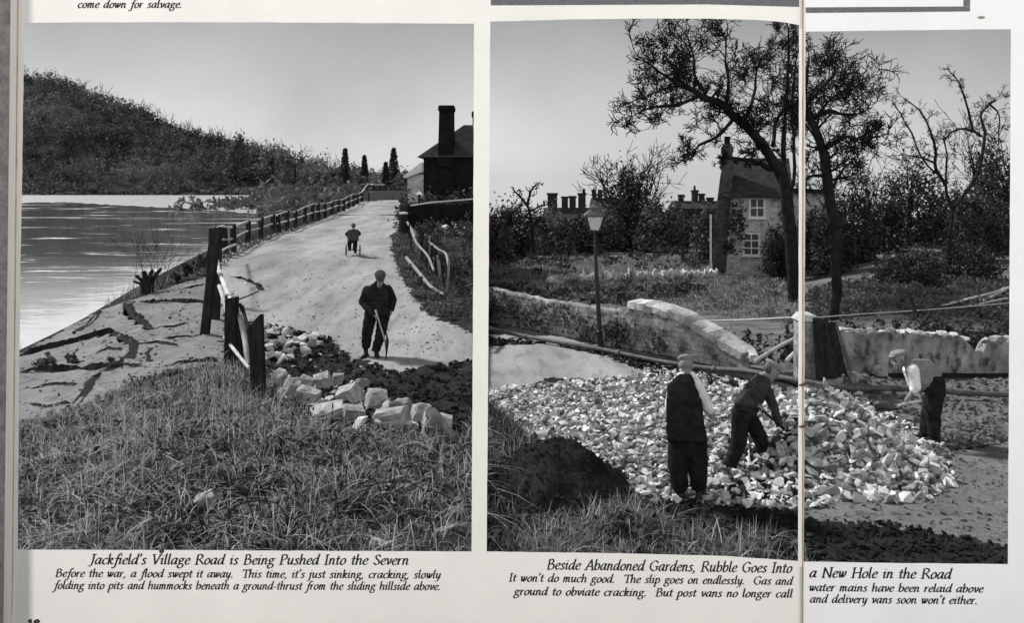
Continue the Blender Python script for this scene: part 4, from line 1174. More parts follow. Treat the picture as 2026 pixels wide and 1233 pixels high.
b = MB(); b.prism([(P(1566,0,Yb).x, P(0,382,Yb).z), (P(1566,0,Yb).x, P(0,372,Yb).z), (P(1648,0,Yb).x, P(0,376,Yb).z), (P(1648,0,Yb).x, P(0,382,Yb).z)], Yb - .3, Yb + 4.3); b.build('roof', M['tile'], ob)

def town_house(u0, u1, ve, vr, Y, stacks, label):
    root = empty('town_house', P((u0 + u1) / 2, 520, Y), label, 'house', 'chimneyed houses beyond the gardens')
    X = lambda u: P(u, 0, Y).x
    Z = lambda v: P(0, v, Y).z
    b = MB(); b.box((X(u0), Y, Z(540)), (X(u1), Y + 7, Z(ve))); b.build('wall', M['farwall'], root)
    pro = [(Y - .3, Z(ve) - .05), (Y + 3.5, Z(vr)), (Y + 7.3, Z(ve) - .05), (Y + 3.5, Z(ve) - .06)]
    rf = MB(); rf.add([(X(u0 - 2), y, z) for y, z in pro] + [(X(u1 + 2), y, z) for y, z in pro], [(0,4,5,1), (1,5,6,2), (2,6,7,3), (3,7,4,0), (0,1,2,3), (7,6,5,4)])
    ro = rf.build('roof', M['tile'], root)
    for a, c, vt, pots in stacks:
        s_ = MB(); y0 = Y + 3.0
        s_.box((X(a), y0, Z(ve)), (X(c), y0 + 1.1, Z(vt + 4))); s_.box((X(a) - .1, y0 - .1, Z(vt + 4)), (X(c) + .1, y0 + 1.2, Z(vt)))
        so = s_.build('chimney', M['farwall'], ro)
        for q in pots:
            p_ = MB(); p_.tube([(X(q), y0 + .5, Z(vt)), (X(q), y0 + .5, Z(vt - 9))], [.2, .15], 8); p_.build('chimney_pot', M['farwall'], so)
town_house(1080, 1172, 432, 412, 105, [(1086, 1105, 382, []), (1115, 1127, 389, []), (1131, 1143, 388, []), (1149, 1163, 382, [1160])], 'row of houses with four broad chimneys left of the street lamp')
town_house(1176, 1260, 415, 392, 118, [(1177, 1184, 384, [1178, 1182]), (1188, 1196, 384, [1190, 1194])], 'house with clustered chimney pots just behind the street lamp')
town_house(1340, 1440, 412, 398, 130, [(1352, 1361, 385, []), (1379, 1390, 376, [1384]), (1394, 1403, 383, []), (1410, 1421, 391, [])], 'distant house with stepped chimneys left of the brick cottage')

def street_lamp():
    g = G(1188, 691); Y = g.y; s_ = F / Y
    root = empty('street_lamp', g, 'black street lamp with a four sided glass lantern in front of the low wall', 'street lamp')
    foot = g; top = P(1176, 458, Y)
    ax = (top - foot)
    q = lambda h: foot + ax * h
    b = MB()
    b.tube([q(-.03), q(.03), q(.035), q(.13), q(.14), q(.15), q(.16)], [.085, .085, .075, .07, .08, .08, .055], 12)
    b.tube([q(.16), q(.45), q(.86), q(.865), q(.88), q(.885), q(.98), q(1.0)], [.055, .05, .042, .055, .055, .04, .035, .03], 12)
    b.build('post', M['iron'], root, smooth=False)
    b = MB(); c = q(.885); b.tube([c + Vector((-.26, 0, 0)), c + Vector((.26, 0, 0))], .014, 6); b.build('ladder_bar', M['iron'], root)
    lan = top; k = 1 / s_
    W0, W1, Hh = 9.5 * k, 18 * k, 31 * k
    gl = MB(); t = 0.004
    c0 = [(-1,-1),(1,-1),(1,1),(-1,1)]
    bot = [lan + Vector((x * W0, y * W0, .02)) for x, y in c0]; up = [lan + Vector((x * W1, y * W1, Hh)) for x, y in c0]
    for i in range(4):
        j = (i + 1) % 4
        g1 = MB(); g1.add([bot[i], bot[j], up[j], up[i]], [(0,1,2,3)]); g1.build('pane', M['lampglass'], root)
    fr = MB()
    for i in range(4):
        j = (i + 1) % 4
        fr.beam(bot[i], up[i], .034); fr.beam(bot[i], bot[j], .034); fr.beam(up[i], up[j], .04)
    fr.box((lan.x - W0, lan.y - W0, lan.z - .01), (lan.x + W0, lan.y + W0, lan.z + .012))
    fr.build('lantern_frame', M['iron'], root)
    rf = MB()
    prof = [(W1 * 1.12, Hh + .0), (W1 * 1.08, Hh + .035), (W1 * .52, Hh + .145), (W1 * .5, Hh + .185), (W1 * .62, Hh + .19), (W1 * .3, Hh + .25), (W1 * .12, Hh + .28), (.02, Hh + .36)]
    vs = []
    for w, h in prof: vs += [lan + Vector((x * w, y * w, h)) for x, y in c0]
    rf.add(vs, [(4*i+a, 4*i+(a+1) % 4, 4*i+4+(a+1) % 4, 4*i+4+a) for i in range(len(prof)-1) for a in range(4)] + [(3,2,1,0), tuple(range(4*len(prof)-4, 4*len(prof)))])
    rf.build('lantern_roof', M['pipe'], root)
    bu = MB(); bu.tube([lan + Vector((0,0,.02)), lan + Vector((0,0,.14)), lan + Vector((0,0,.2)), lan + Vector((0,0,.3))], [.02, .02, .045, .03], 8); bu.build('burner', M['ember'], root)
street_lamp()

# ------------------------------------------------------------------ road wall, gate pillar, leaning boards, pipe
def yw_at(u):
    return float(np.interp((u - CX) / F, [-0.03, 0.11, 0.275, 0.6], [24.6, 20.9, 17.8, 17.8]))

def lumpy_wall(root, spec, thick, mk, seed, name='masonry', nv=7, step=8, amp=.05):
    """spec: (u, height) along the wall line; a rough face with subdivided, uneven masonry"""
    r = np.random.default_rng(seed); us = np.arange(spec[0][0], spec[-1][0] + 1, step)
    hs = np.interp(us, [a for a, _ in spec], [b for _, b in spec])
    vs, fs = [], []
    ring = []
    for u, h in zip(us, hs):
        Y = yw_at(u) - .05; x = (u - CX) / F * Y
        zb = float(terrain(np.array([x]), np.array([Y - .15]))[0]) - .15
        col = []
        hh = h + .15 + r.normal() * .025
        for j in range(nv): col.append((x, Y, zb + hh * j / (nv - 1)))
        col.append((x, Y + thick * .5, zb + hh + .05)); col.append((x, Y + thick, zb + hh)); col.append((x, Y + thick, zb - 2.0))
        ring.append([Vector(c) + Vector((0, 1, 0)) * (mnoise.noise(Vector(c) * 2.3) * amp + mnoise.noise(Vector(c) * 7) * amp * .5) for c in col])
    n = len(ring[0])
    for c in ring: vs += c
    for i in range(len(ring) - 1):
        for j in range(n - 1): fs.append((i*n+j, (i+1)*n+j, (i+1)*n+j+1, i*n+j+1))
    fs.append(tuple(range(n-1, -1, -1))); fs.append(tuple((len(ring)-1)*n + j for j in range(n)))
    b = MB(); b.add(vs, fs); b.build(name, M[mk], root)
    return us, hs

def rock_pts(r, sx, sy, sz, n=14):
    p_ = r.normal(size=(n, 3)); p_ /= np.linalg.norm(p_, axis=1, keepdims=True)
    return p_ * np.array([sx, sy, sz]) * r.uniform(.75, 1.1, (n, 1))

sw = empty('road_wall', on((1200 - CX) / F * yw_at(1200), yw_at(1200)), 'low roadside wall with pale coping stones, broken and sinking towards the workmen', 'wall')
spec = [(950, .92), (1010, .86), (1080, .80), (1200, .78), (1246, .82), (1254, 1.02), (1300, 1.02), (1350, .93), (1380, .80), (1420, .60), (1450, .44), (1486, .28)]
lumpy_wall(sw, spec, .34, 'wall', 4)
r = np.random.default_rng(8)
u = 1256
while u < 1484:
    w = r.uniform(13, 19); h = float(np.interp(u, [a for a, _ in spec], [b for _, b in spec])); Y = yw_at(u) - .03
    x = (u + w / 2 - CX) / F * Y; z0 = float(terrain(np.array([x]), np.array([Y - .15]))[0]) + float(np.interp(u + w / 2, [a for a, _ in spec], [b for _, b in spec]))
    sl = math.atan2(-(h - np.interp(u + w, [a for a, _ in spec], [b for _, b in spec])) , w / F * Y)
    x2 = (u + w - CX) / F * yw_at(u + w); yaw = math.atan2(yw_at(u + w) - yw_at(u), x2 - (u - CX) / F * yw_at(u))
    Mx = Matrix.Translation((x, Y + .16, z0 + .04)) @ Matrix.Rotation(yaw + r.normal() * .06, 4, 'Z') @ Matrix.Rotation(-sl * .9, 4, 'Y') @ Matrix.Rotation(.12 + r.normal() * .06, 4, 'X')
    b = MB(); hw = w / F * Y / 2 / max(.5, math.cos(yaw)) * .95
    b.hull([tuple(Mx @ Vector((hw * i * r.uniform(.9, 1), .24 * j * r.uniform(.92, 1), k * .085 * r.uniform(.8, 1.1)))) for i in (-1, 0, 1) for j in (-1, 0, 1) for k in (-1, 1)], r.uniform(0, 1))
    b.build('coping_stone', M['coping'], sw); u += w
tp = MB(); q = []
for u in np.arange(952, 1254, 7):
    Y = yw_at(u) - .03; x = (u - CX) / F * Y; h = float(np.interp(u, [a for a, _ in spec], [b for _, b in spec]))
    q.append(Vector((x, Y + .12, float(terrain(np.array([x]), np.array([Y - .15]))[0]) + h + .015 + r.normal() * .012)))
tp.tube(q, [.10 + r.normal() * .012 for _ in q], 8); tp.build('coping', M['wall'], sw, smooth=True)

iw = empty('wall_ivy', on((1100 - CX) / F * yw_at(1100), yw_at(1100)), 'dark ivy and moss creeping over the face of the low road wall', 'plant')
ri = np.random.default_rng(31); cen = []
for cu, fh, ru, n_ in ((965, .5, 14, 420), (1005, .62, 20, 330), (1050, .35, 22, 260), (1110, .6, 30, 300), (1165, .3, 20, 240), (1222, .45, 24, 460), (1300, .3, 20, 150)):
    q = ri.normal(size=(n_, 2)) * .5
    for a_, c_ in q:
        uu = cu + a_ * ru * 1.6; Yq = yw_at(uu) - .10; xq = (uu - CX) / F * Yq
        h_ = float(np.interp(uu, [a for a, _ in spec], [b for _, b in spec]))
        cen.append((xq, Yq - abs(ri.normal()) * .04, float(terrain(np.array([xq]), np.array([Yq - .1]))[0]) + h_ * min(1.05, max(.02, fh + c_ * .5))))
cen = np.array(cen)
link_mesh('leaves', quads_mesh('leaves', leaf_quads(cen, np.full(len(cen), .045), ri), 4, [(0,1,2,3)], ri.uniform(0, 1, len(cen))), M['leaf'], iw)
gw2 = empty('ruined_wall', on((1820 - CX) / F * 17.8, 17.8), 'crumbling stained garden wall with rough pale top stones behind the stooping man', 'wall')
spec2 = [(1656, .86), (1700, .84), (1760, .82), (1800, .80), (1860, .76), (1905, .72), (1925, .55), (1940, .35), (1950, .62), (1965, .68), (2060, .66)]
lumpy_wall(gw2, spec2, .30, 'wallr', 5, amp=.06)
for u in list(np.arange(1660, 1915, 21)) + list(np.arange(1955, 2050, 22)):
    h = float(np.interp(u, [a for a, _ in spec2], [b for _, b in spec2])); Y = yw_at(u); x = (u - CX) / F * Y
    z = float(terrain(np.array([x]), np.array([Y - .2]))[0]) + h
    b = MB(); s_ = r.uniform(.09, .15)
    b.hull([tuple(Vector((x + p_[0], Y + .1 + p_[1], z + .03 + p_[2]))) for p_ in rock_pts(r, s_ * 1.15, .16, s_ * .55)], r.uniform(0, 1)); b.build('top_stone', M['coping'], gw2)

gp = empty('gate_pillar', G(1605, 752), 'pale square stone gate pillar standing at the fold', 'pillar')
b = MB(); Yp = G(1605, 752).y; s_ = F / Yp
x0, x1 = P(1584, 0, Yp).x, P(1622, 0, Yp).x; zb, zt = P(0, 758, Yp).z, P(0, 636, Yp).z
b.box((x0, Yp, zb), (x1, Yp + .42, zt)); b.build('shaft', M['wall'], gp, bevel=.02)
b = MB(); b.hull([(x0 - .03, Yp - .04, zt + .002), (x1 + .03, Yp - .04, zt + .002), (x1 + .03, Yp + .46, zt + .002), (x0 - .03, Yp + .46, zt + .002), (x0 + .02, Yp, zt + .12), (x1 - .06, Yp, zt + .10), (x1 - .1, Yp + .4, zt + .13), (x0 + .05, Yp + .4, zt + .13)]); b.build('cap', M['coping'], gp)
lb = empty('leaning_boards', G(1660, 748), 'dark tarred boards leaning on the stone gate pillar', 'boards')
for i, (ut, vt, ub, vb) in enumerate([(1616,629,1624,752), (1630,632,1646,750), (1643,638,1667,746)]):
    b = MB(); t = P(ut, vt, Yp - .02 + .05 * i); g = P(ub, vb, Yp - .30 + .04 * i); b.beam(g, t, .19, .03, up=(0, 1, 0), taper=.8); b.build('board', M['wood'], lb)
b = MB(); b.beam(P(1685, 735, Yp - .2), P(1652, 638, Yp + .1), .06, .05, up=(0, 1, 0)); b.build('batten', M['pipe'], lb)
# heap of rubble against the boards
pipe = MB()
pp = [(940,652),(1010,668),(1080,682),(1187,700),(1300,722),(1400,740),(1480,751),(1580,766),(1680,779),(1790,783),(1900,790),(2070,798)]
lift = [.10,.10,.10,.10,.10,.12,.16,.12,.10,.12,.12,.1]
sp = smooth_path([G(u, v, l_) for (u, v), l_ in zip(pp, lift)], 6)
pipe.tube(sp, [.052] * len(sp), 10)
for i in range(9, len(sp) - 1, 11):
    d = (sp[i+1] - sp[i]).normalized(); pipe.tube([sp[i] - d * .05, sp[i] + d * .05], .066, 10)
tag(pipe.build('water_pipe', M['pipe'], base=G(1400, 740), smooth=True), 'long iron main laid above ground along the foot of the wall', 'pipe')
rp = MB(); a_ = G(1340, 720).y
q = [P(1340, 636, 20.3), P(1450, 634, 19.6), P(1580, 628, 18.2)]; rp.tube(smooth_path(q), [.022] * 11, 6)
tag(rp.build('barrier_pole', M['pole'], base=q[1]), 'thin pale pole running from the wall to the gate pillar', 'pole')
rp = MB(); q = [P(1600, 630, 17.7), P(1700, 622, 20), P(1850, 612, 23), P(2040, 596, 27)]; sp = smooth_path(q); rp.tube(sp, [.014] * len(sp), 5)
tag(rp.build('wire', M['pole'], base=q[1]), 'thin wire stretched from the gate pillar across the garden', 'wire')
for (a, c) in (((1492, 716, 17.0), (1582, 664, 17.4)), ((1556, 716, 16.6), (1582, 690, 17.2))):
    b = MB(); p0, p1 = P(*a), P(*c); b.tube([p0, p0.lerp(p1, .5) + Vector((0, 0, .02)), p1], [.045, .04, .035], 7)
    o = b.build('prop_pole', M['pole'], base=p0)
    tag(o, 'long pale pole propped from the wall end up to the gate pillar' if a[0] == 1492 else 'shorter pole propped below the long one at the wall end', 'pole')
for i, (u0, v0, u1, v1, w) in enumerate([(1868, 606, 1975, 582, .22), (1900, 612, 1990, 598, .16), (1940, 600, 1992, 574, .25)]):
    g0, g1 = G(u0, v0 + 4), G(u1, v1 + 9)
    b = MB(); b.beam(g0 + Vector((0, 0, .12)), g1 + Vector((0, 0, .3)), w, .05, up=(0, .3, 1))
    tag(b.build('plank', M['pole'], base=g0), ['longest pale plank lying low on the garden slope', 'narrow plank lying in front of the other two planks', 'short broad plank tilted up at the right end'][i], 'plank', 'planks on the garden slope')
# ------------------------------------------------------------------ trees and shrubs of the abandoned gardens
def traced_tree(name, label, trunk, limbs, Y, seed, tl, step, depth=2, kids=4, group=None, trunk_r=(.36, .2), minr=.010, droop=0.0, start=.25, up=.2, dens=1.0, wig=.55):
    """trunk and main limbs as (u,v,depth offset) paths, twigs grown along the limbs"""
    r = np.random.default_rng(seed)
    base = P(trunk[0][0], trunk[0][1], Y)
    g = on(base.x, Y); root = empty(name, g, label, 'tree', group)
    b = MB(); tp = [Vector((g.x, g.y, g.z - .3))] + [P(u, v, Y + d) for u, v, d in trunk]
    sp = smooth_path(tp, 5); b.tube(sp, np.linspace(trunk_r[0], trunk_r[1], len(sp)) + np.abs(r.normal(size=len(sp))) * .015, 9)
    tw = Twigs(r)
    for path, r0, r1, tls in limbs:
        q = smooth_path([P(u, v, Y + d) + Vector((r.normal(), r.normal(), r.normal())) * .05 for u, v, d in path], 4)
        b.tube(q, np.linspace(r0, r1, len(q)), 7)
        tw.along(q, None, step / dens, tl * tls, max(minr * 1.6, r1 * .55), depth, start=start, wig=wig, up=up, kids=kids, droop=droop, minr=minr)
    for a_ in b.v:
        for k_ in range(len(a_)): a_[k_] += np.array(mnoise.noise_vector(Vector(a_[k_]) * 2.6)) * .05 + np.array(mnoise.noise_vector(Vector(a_[k_]) * 9)) * .018
    b.build('trunk', M['bark'], root, smooth=True)
    tw.mb.build('crown', M['twig'], root)
    return root

A = [
 ([(1550,352,0),(1534,326,0),(1508,284,-.5),(1477,248,-1),(1446,226,-1.5),(1420,204,-2),(1389,190,-2.4)], .26, .13, .7),
 ([(1389,190,-2.4),(1372,178,-2.6),(1341,156,-2.8),(1328,134,-3),(1318,110,-3.2)], .13, .04, 1.0),
 ([(1398,188,-2.4),(1382,152,-2),(1372,116,-1.5),(1362,70,-1.2)], .10, .035, 1.1),
 ([(1382,192,-2.4),(1340,205,-3),(1284,212,-3.5),(1258,222,-4)], .10, .03, .8),
 ([(1356,172,-2.6),(1310,172,-2),(1268,190,-1.5)], .07, .03, .8),
 ([(1345,160,-2.8),(1300,140,-3.2),(1258,112,-3.4)], .07, .03, .8),
 ([(1446,236,-1.4),(1415,268,-2),(1385,284,-2.6),(1362,314,-3)], .09, .03, .6),
 ([(1526,336,0),(1494,318,-.6),(1452,311,-1.2),(1432,316,-1.5)], .13, .05, .35),
 ([(1470,312,-1),(1494,298,-.4),(1522,296,.2)], .05, .03, .4),
 ([(1527,284,0),(1534,240,.6),(1554,214,1.2),(1572,206,1.4)], .10, .05, .9),
 ([(1551,350,.1),(1549,300,.3),(1550,230,.6),(1560,130,1),(1566,55,1.2)], .13, .04, .9),
 ([(1470,244,-1),(1490,190,0),(1500,140,.6),(1520,100,1)], .09, .03, .9),
 ([(1435,218,-1.6),(1440,170,-2.4),(1432,120,-2.8),(1440,70,-3)], .08, .03, 1.0),
 ([(1560,400,.1),(1571,330,.3),(1568,200,0),(1576,110,-.3)], .10, .03, .9),
]
traced_tree('gnarled_tree', 'great leaning bare tree whose twisted limbs reach left over the brick cottage', [(1573,600,0),(1567,500,0),(1557,400,0),(1549,345,0),(1544,322,0)], A, 38.0, 21, 1.55, .31, 2, 7, trunk_r=(.33, .19), minr=.015)
B = [
 ([(1652,449,0),(1646,392,-.2),(1630,305,-.5),(1608,252,-.8),(1596,217,-1)], .22, .12, .8),
 ([(1630,290,-.5),(1669,274,-1),(1704,272,-1.4),(1738,266,-1.8)], .10, .03, .8),
 ([(1608,228,-.8),(1648,220,-.4),(1683,229,0),(1716,220,.3)], .09, .03, 1.0),
 ([(1598,205,-1),(1626,178,-1.4),(1645,150,-1.8),(1652,118,-2)], .09, .03, 1.0),
 ([(1596,217,-1),(1592,160,-.4),(1598,112,0)], .11, .04, 1.0),
 ([(1640,350,0),(1608,346,-.4),(1585,362,-.8)], .08, .03, .5),
 ([(1644,380,0),(1668,340,.3),(1690,310,.5)], .06, .02, .7),
 ([(1610,240,-.6),(1650,190,-1.2),(1690,165,-1.6)], .07, .03, .9),
]
traced_tree('gnarled_tree', 'dark leaning bare tree just right of the fold, its limbs spreading to the right', [(1651,612,0),(1657,575,0.1),(1652,530,-.1),(1658,490,0),(1652,449,0)], B, 31.0, 22, 1.35, .29, 2, 7, trunk_r=(.15, .165), minr=.012)
C = [
 ([(1878,470,0),(1884,420,0),(1873,368,0),(1875,318,-.3),(1871,270,-.5)], .10, .03, .6),
 ([(1873,366,0),(1849,335,-.4),(1851,292,-.8),(1827,230,-1.2),(1792,195,-1.5)], .09, .025, .55),
 ([(1849,340,-.4),(1823,305,-1),(1796,252,-1.4),(1768,202,-1.7)], .05, .02, .45),
 ([(1846,318,-.4),(1810,308,0),(1779,306,.3)], .05, .02, .4),
 ([(1884,420,0),(1932,353,.3),(1941,305,.5),(1945,265,.6),(1941,226,.8),(1954,204,1),(1970,198,1.1)], .10, .035, .7),
 ([(1940,268,.6),(1910,254,.2),(1880,262,-.2),(1866,280,-.5)], .07, .03, .55),
 ([(1925,256,.4),(1910,208,.2),(1906,169,0),(1884,147,-.2)], .06, .025, .5),
 ([(1954,204,1),(1972,225,1.2),(1980,262,1.4)], .05, .02, .6),
]
traced_tree('orchard_tree', 'old spindly orchard tree with drooping bare branches at the far right', [(1880,572,0),(1877,520,0),(1878,470,0)], C, 40.0, 23, 1.15, .42, 2, 4, trunk_r=(.18, .11), minr=.010, droop=.10)
D = [([(1052,440,0),(1046,415,0),(1030,388,-.3),(1016,376,-.5)], .13, .05, .6), ([(1042,406,0),(1052,380,.4),(1062,364,.6)], .1, .05, .6), ([(1046,420,0),(1070,408,.5),(1084,404,.7)], .08, .04, .6)]
traced_tree('orchard_tree', 'small bare forked tree left of the town chimneys', [(1058,540,0),(1054,490,0),(1052,440,0)], D, 62.0, 24, .9, .7, 1, 4, trunk_r=(.22, .14), minr=.03)

def dense(u, vt, vb, w, Y, label, seed, n=1500, leaf=None, mk='leaf', group='dark trees and shrubs behind the gardens', name='garden_tree', twigs=0, trunk=True):
    root = bushy_tree(name, u, vt, vb, w, Y, label, 'tree' if name != 'shrub' else 'shrub', group, n=n, leaf=leaf or 4.2 * Y / F, mk=mk, seed=seed, trunk=trunk)
    if twigs:
        r = np.random.default_rng(seed + 900); t = Twigs(r); s_ = F / Y
        for _ in range(twigs):
            a = r.uniform(-1, 1); c = P(u + a * w * .42, vt + (vb - vt) * r.uniform(.15, .4), Y + r.uniform(-1, 1))
            t.grow(c, (a * .6, r.normal() * .3, 1), (vb - vt) * (.36 if twigs > 15 else .2) / s_ * r.uniform(.6, 1.2), 1.6 / s_, 2, wig=.35, up=.25, kids=4, minr=.55 / s_)
        t.mb.build('bare_twigs', M['twig'], root)
    return root
DT = [
 (984,408,585,64,60,'dark round bush at the left edge of the gardens',1,10), (1022,412,575,70,66,'dark bush below the forked bare tree',0,8), (1085,428,560,100,72,'broad dark bush in front of the town chimneys',1,12),
 (1150,432,545,90,74,'dark bush behind the lantern of the street lamp',0,10), (1205,420,540,80,78,'leafy bush right of the street lamp',1,10), (1246,352,535,120,80,'tall dark twiggy tree between the lamp and the cottage',2,26),
 (1300,408,535,90,76,'rounded thicket right of the tall twiggy tree',1,12), (1340,418,530,70,84,'grey thicket beneath the distant stepped chimneys',1,10), (1398,424,560,64,60,'bush against the cottage chimney',1,12),
 (1536,462,570,56,47,'dark pointed bush over the cottage doorway',0,0), (1612,440,575,70,52,'bush between the two leaning trees',1,10), (1690,375,590,100,50,'dark thicket right of the leaning tree',0,18),
 (1648,420,590,90,46,'shaded bush behind the leaning trunk',0,10), (1748,402,590,90,54,'mid height dark tree left of the evergreen',0,14), (1805,322,590,120,58,'tall dark evergreen mass behind the orchard tree',0,10),
 (1868,392,580,120,60,'broad dark tree behind the orchard trunk',0,14), (1965,302,560,110,52,'large dark tree at the right edge',0,16), (1930,380,575,110,48,'dark bush below the drooping branches',0,12),
 (2040,330,580,120,55,'dark tree beyond the right edge',0,6),
 (1800,500,600,130,38,'low spreading dark shrub in front of the evergreen',0,0), (1910,490,590,130,40,'low dark shrub at the foot of the orchard tree',0,0)]
for i, (u, vt, vb, w, Y, lb, k, tn) in enumerate(DT):
    dense(u, vt, vb, w, Y, lb, 40 + i, n=5200 if w > 85 else 3600, mk='leafmid' if k == 1 else 'leaf', twigs=tn)

# scrub, hedges and grassy tussocks in the gardens
scrub('bramble_thicket', region([(965,515),(1400,500),(1420,530),(1080,548),(965,560)]), 70, .8, .7, 70, .12, 'leaf', 61)
scrub('bramble_thicket', region([(965,575),(1080,580),(1240,575),(1400,568),(1380,590),(1240,608),(965,600)]), 60, .7, .6, 70, .10, 'leaf', 71)
scrub('rough_grass', region([(965,560),(1420,545),(1580,560),(1580,640),(1250,618),(1100,600),(965,580)]), 90, .4, .5, 60, .09, 'meadow', 62)
scrub('rough_grass', region([(1590,575),(2000,560),(2010,640),(1600,640)]), 240, .35, .5, 50, .09, 'leafmid', 63)
scrub('ivy_hedge', [(6.2, 18.5), (11.5, 18.5), (12.5, 20.4), (6.6, 20.4)], 190, .95, .42, 85, .065, 'leaf', 64)
scrub('bramble_thicket', [(0.2, 25.2), (2.4, 21.9), (5.0, 18.8), (6.0, 18.8), (6.0, 23), (0.2, 28)], 80, .8, .5, 70, .08, 'leaf', 65)
tw_ = MB(); q = []
r = np.random.default_rng(77)
for u in np.arange(1085, 1425, 6):
    g = G(u, 563 - 14 * (u - 1085) / 340 + r.normal() * .8); q.append(g)
ts = empty('terrace_wall', q[20], 'low pale stone edging across the abandoned garden', 'wall')
for a, b in zip(q[:-1], q[1:]):
    h = r.uniform(.5, .75); d = (b - a)
    tw_.hull([tuple(a.lerp(b, .5) + Vector(tuple(p_)) + Vector((0, 0, h * .4))) for p_ in rock_pts(r, d.length * .6, .22, h * .6)], r.uniform(0, 1))
tw_.build('edging_stones', M['coping'], ts)

# left verge: brambles, hedge bottom and rubble heap
scrub('bramble_thicket', region([(818,470),(860,440),(950,440),(950,655),(905,630),(885,590),(840,520)]), 150, .75, .45, 70, .085, 'leaf', 66)
scrub('verge_weeds', region([(775,470),(800,455),(830,520),(880,590),(950,650),(950,672),(860,628),(805,566)]), 220, .26, .22, 45, .05, 'leafmid', 67)
scrub('bramble_thicket', [(-6.0, 46.0), (-1.7, 46.0), (-1.7, 49.5), (-6.4, 49.5)], 50, 1.8, .8, 90, .14, 'leaf', 68)
scrub('bankside_reeds', region([(36,700),(120,652),(200,612),(196,604),(110,640),(36,680)]), 70, .7, .35, 60, .05, 'leafmid', 70)

# blackened stump with shoots standing at the water's edge
st = empty('charred_stump', G(292, 578), 'black splayed stump with thin shoots at the edge of the bank', 'stump')
b = MB(); g = G(292, 580); s_ = F / g.y
for du, hv, w in ((-22, 34, 5), (-6, 44, 7), (10, 46, 6), (22, 48, 5), (-30, 22, 4), (2, 22, 8)):
    t = g + Vector((du * 1.1 / s_, random.uniform(-.2, .2), hv / s_)); m_ = g.lerp(t, .5) + Vector((du * -.1 / s_, 0, .05))
    b.tube(smooth_path([g + Vector((du * .3 / s_, 0, -.1)), m_, t]), np.linspace(w, w * .6, 11) / s_, 7)
b.build('stump', M['bark'], st)
t_ = Twigs(np.random.default_rng(4))
for k in range(11):
    t_.grow(g + Vector((random.uniform(-.4, .5), random.uniform(-.2, .2), .1)), (random.uniform(-.5, .7), 0, 1), random.uniform(.7, 1.9), .012, 1, wig=.2, up=.3, kids=3, minr=.006)
t_.mb.build('shoots', M['twig'], st)
for u, v, hh, lb in ((395, 545, .8, 'small dark bush at the foot of the tallest leaning posts'), (345, 560, .3, 'low tuft between the black stump and the leaning posts'), (365, 553, .5, 'twiggy tuft of shoots left of the leaning posts')):
    bushy_tree('shrub', u, v - hh * 55, v + 4, 34 * hh + 12, G(u, v).y, lb, 'shrub', 'small shrubs on the crumbling bank', n=240, leaf=.07, seed=int(u), trunk=False)
for u, v, lb in ((92, 722, 'round weed tuft on the crack at the far left of the slumped road'), (145, 718, 'round weed tuft second from the left on the slumped road'), (232, 722, 'spiky weed tuft where the cracks cross'), (345, 752, 'dark weed tuft at the edge of the grass')):
    g = G(u, v)
    bushy_tree('weed_tuft', u, v - 16, v + 10, 34, g.y, lb, 'weed', 'weed tufts on the slumped road', n=260, leaf=.055, seed=int(u), trunk=False, mk='leafmid')
# ------------------------------------------------------------------ people
UNIT = None
def unit_sphere():
    global UNIT
    if UNIT is None:
        bm = bmesh.new(); bmesh.ops.create_icosphere(bm, subdivisions=2, radius=1.0)
        UNIT = [v.co.copy() for v in bm.verts]; bm.free()
    return UNIT

def blob(name, parts, voxel, material, parent, wrinkle=0.0, wscale=14.0, smooth_it=4):
    """melts tapered limbs and rounded masses into ONE continuous skin"""
    bm = bmesh.new()
    for p in parts:
        pts = []
        if p[0] == 'c':
            _, a, b, r1, r2 = p
            a, b = Vector(a), Vector(b)
            for q in unit_sphere(): pts.append(a + q * r1); pts.append(b + q * r2)
        elif p[0] == 'e':
            _, c, rad, Mr = p
            for q in unit_sphere():
                w = Vector((q.x * rad[0], q.y * rad[1], q.z * rad[2])); pts.append(Vector(c) + ((Mr @ w) if Mr is not None else w))
        else:
            pts = [Vector(q) for q in p[1]]
        vs = [bm.verts.new(q) for q in pts]
        res = bmesh.ops.convex_hull(bm, input=vs)
        junk = [g for g in res['geom_interior'] + res['geom_unused'] if isinstance(g, bmesh.types.BMVert)]
        if junk: bmesh.ops.delete(bm, geom=list(set(junk)), context='VERTS')
    me = bpy.data.meshes.new('tmp'); bm.to_mesh(me); bm.free()
    o = bpy.data.objects.new('tmp', me); COL.objects.link(o)
    m = o.modifiers.new('r', 'REMESH'); m.mode = 'VOXEL'; m.voxel_size = voxel; m.adaptivity = 0
    m2 = o.modifiers.new('s', 'SMOOTH'); m2.iterations = smooth_it; m2.factor = .5
    dg = bpy.context.evaluated_depsgraph_get()
    res = bpy.data.meshes.new_from_object(o.evaluated_get(dg))
    bpy.data.objects.remove(o); bpy.data.meshes.remove(me)
    if wrinkle:
        for v in res.vertices:
            c = v.co
            n = mnoise.noise(Vector((c.x * wscale * .7, c.y * wscale * .7, c.z * wscale * 1.2 + c.x * wscale * .8))); n = (1 - 2 * abs(n)) * .7 + .45 * mnoise.noise(c * wscale * 2.3)
            v.co = c + v.normal * n * wrinkle
    res.name = name; res.materials.clear()
    return link_mesh(name, res, material, parent, smooth=True)

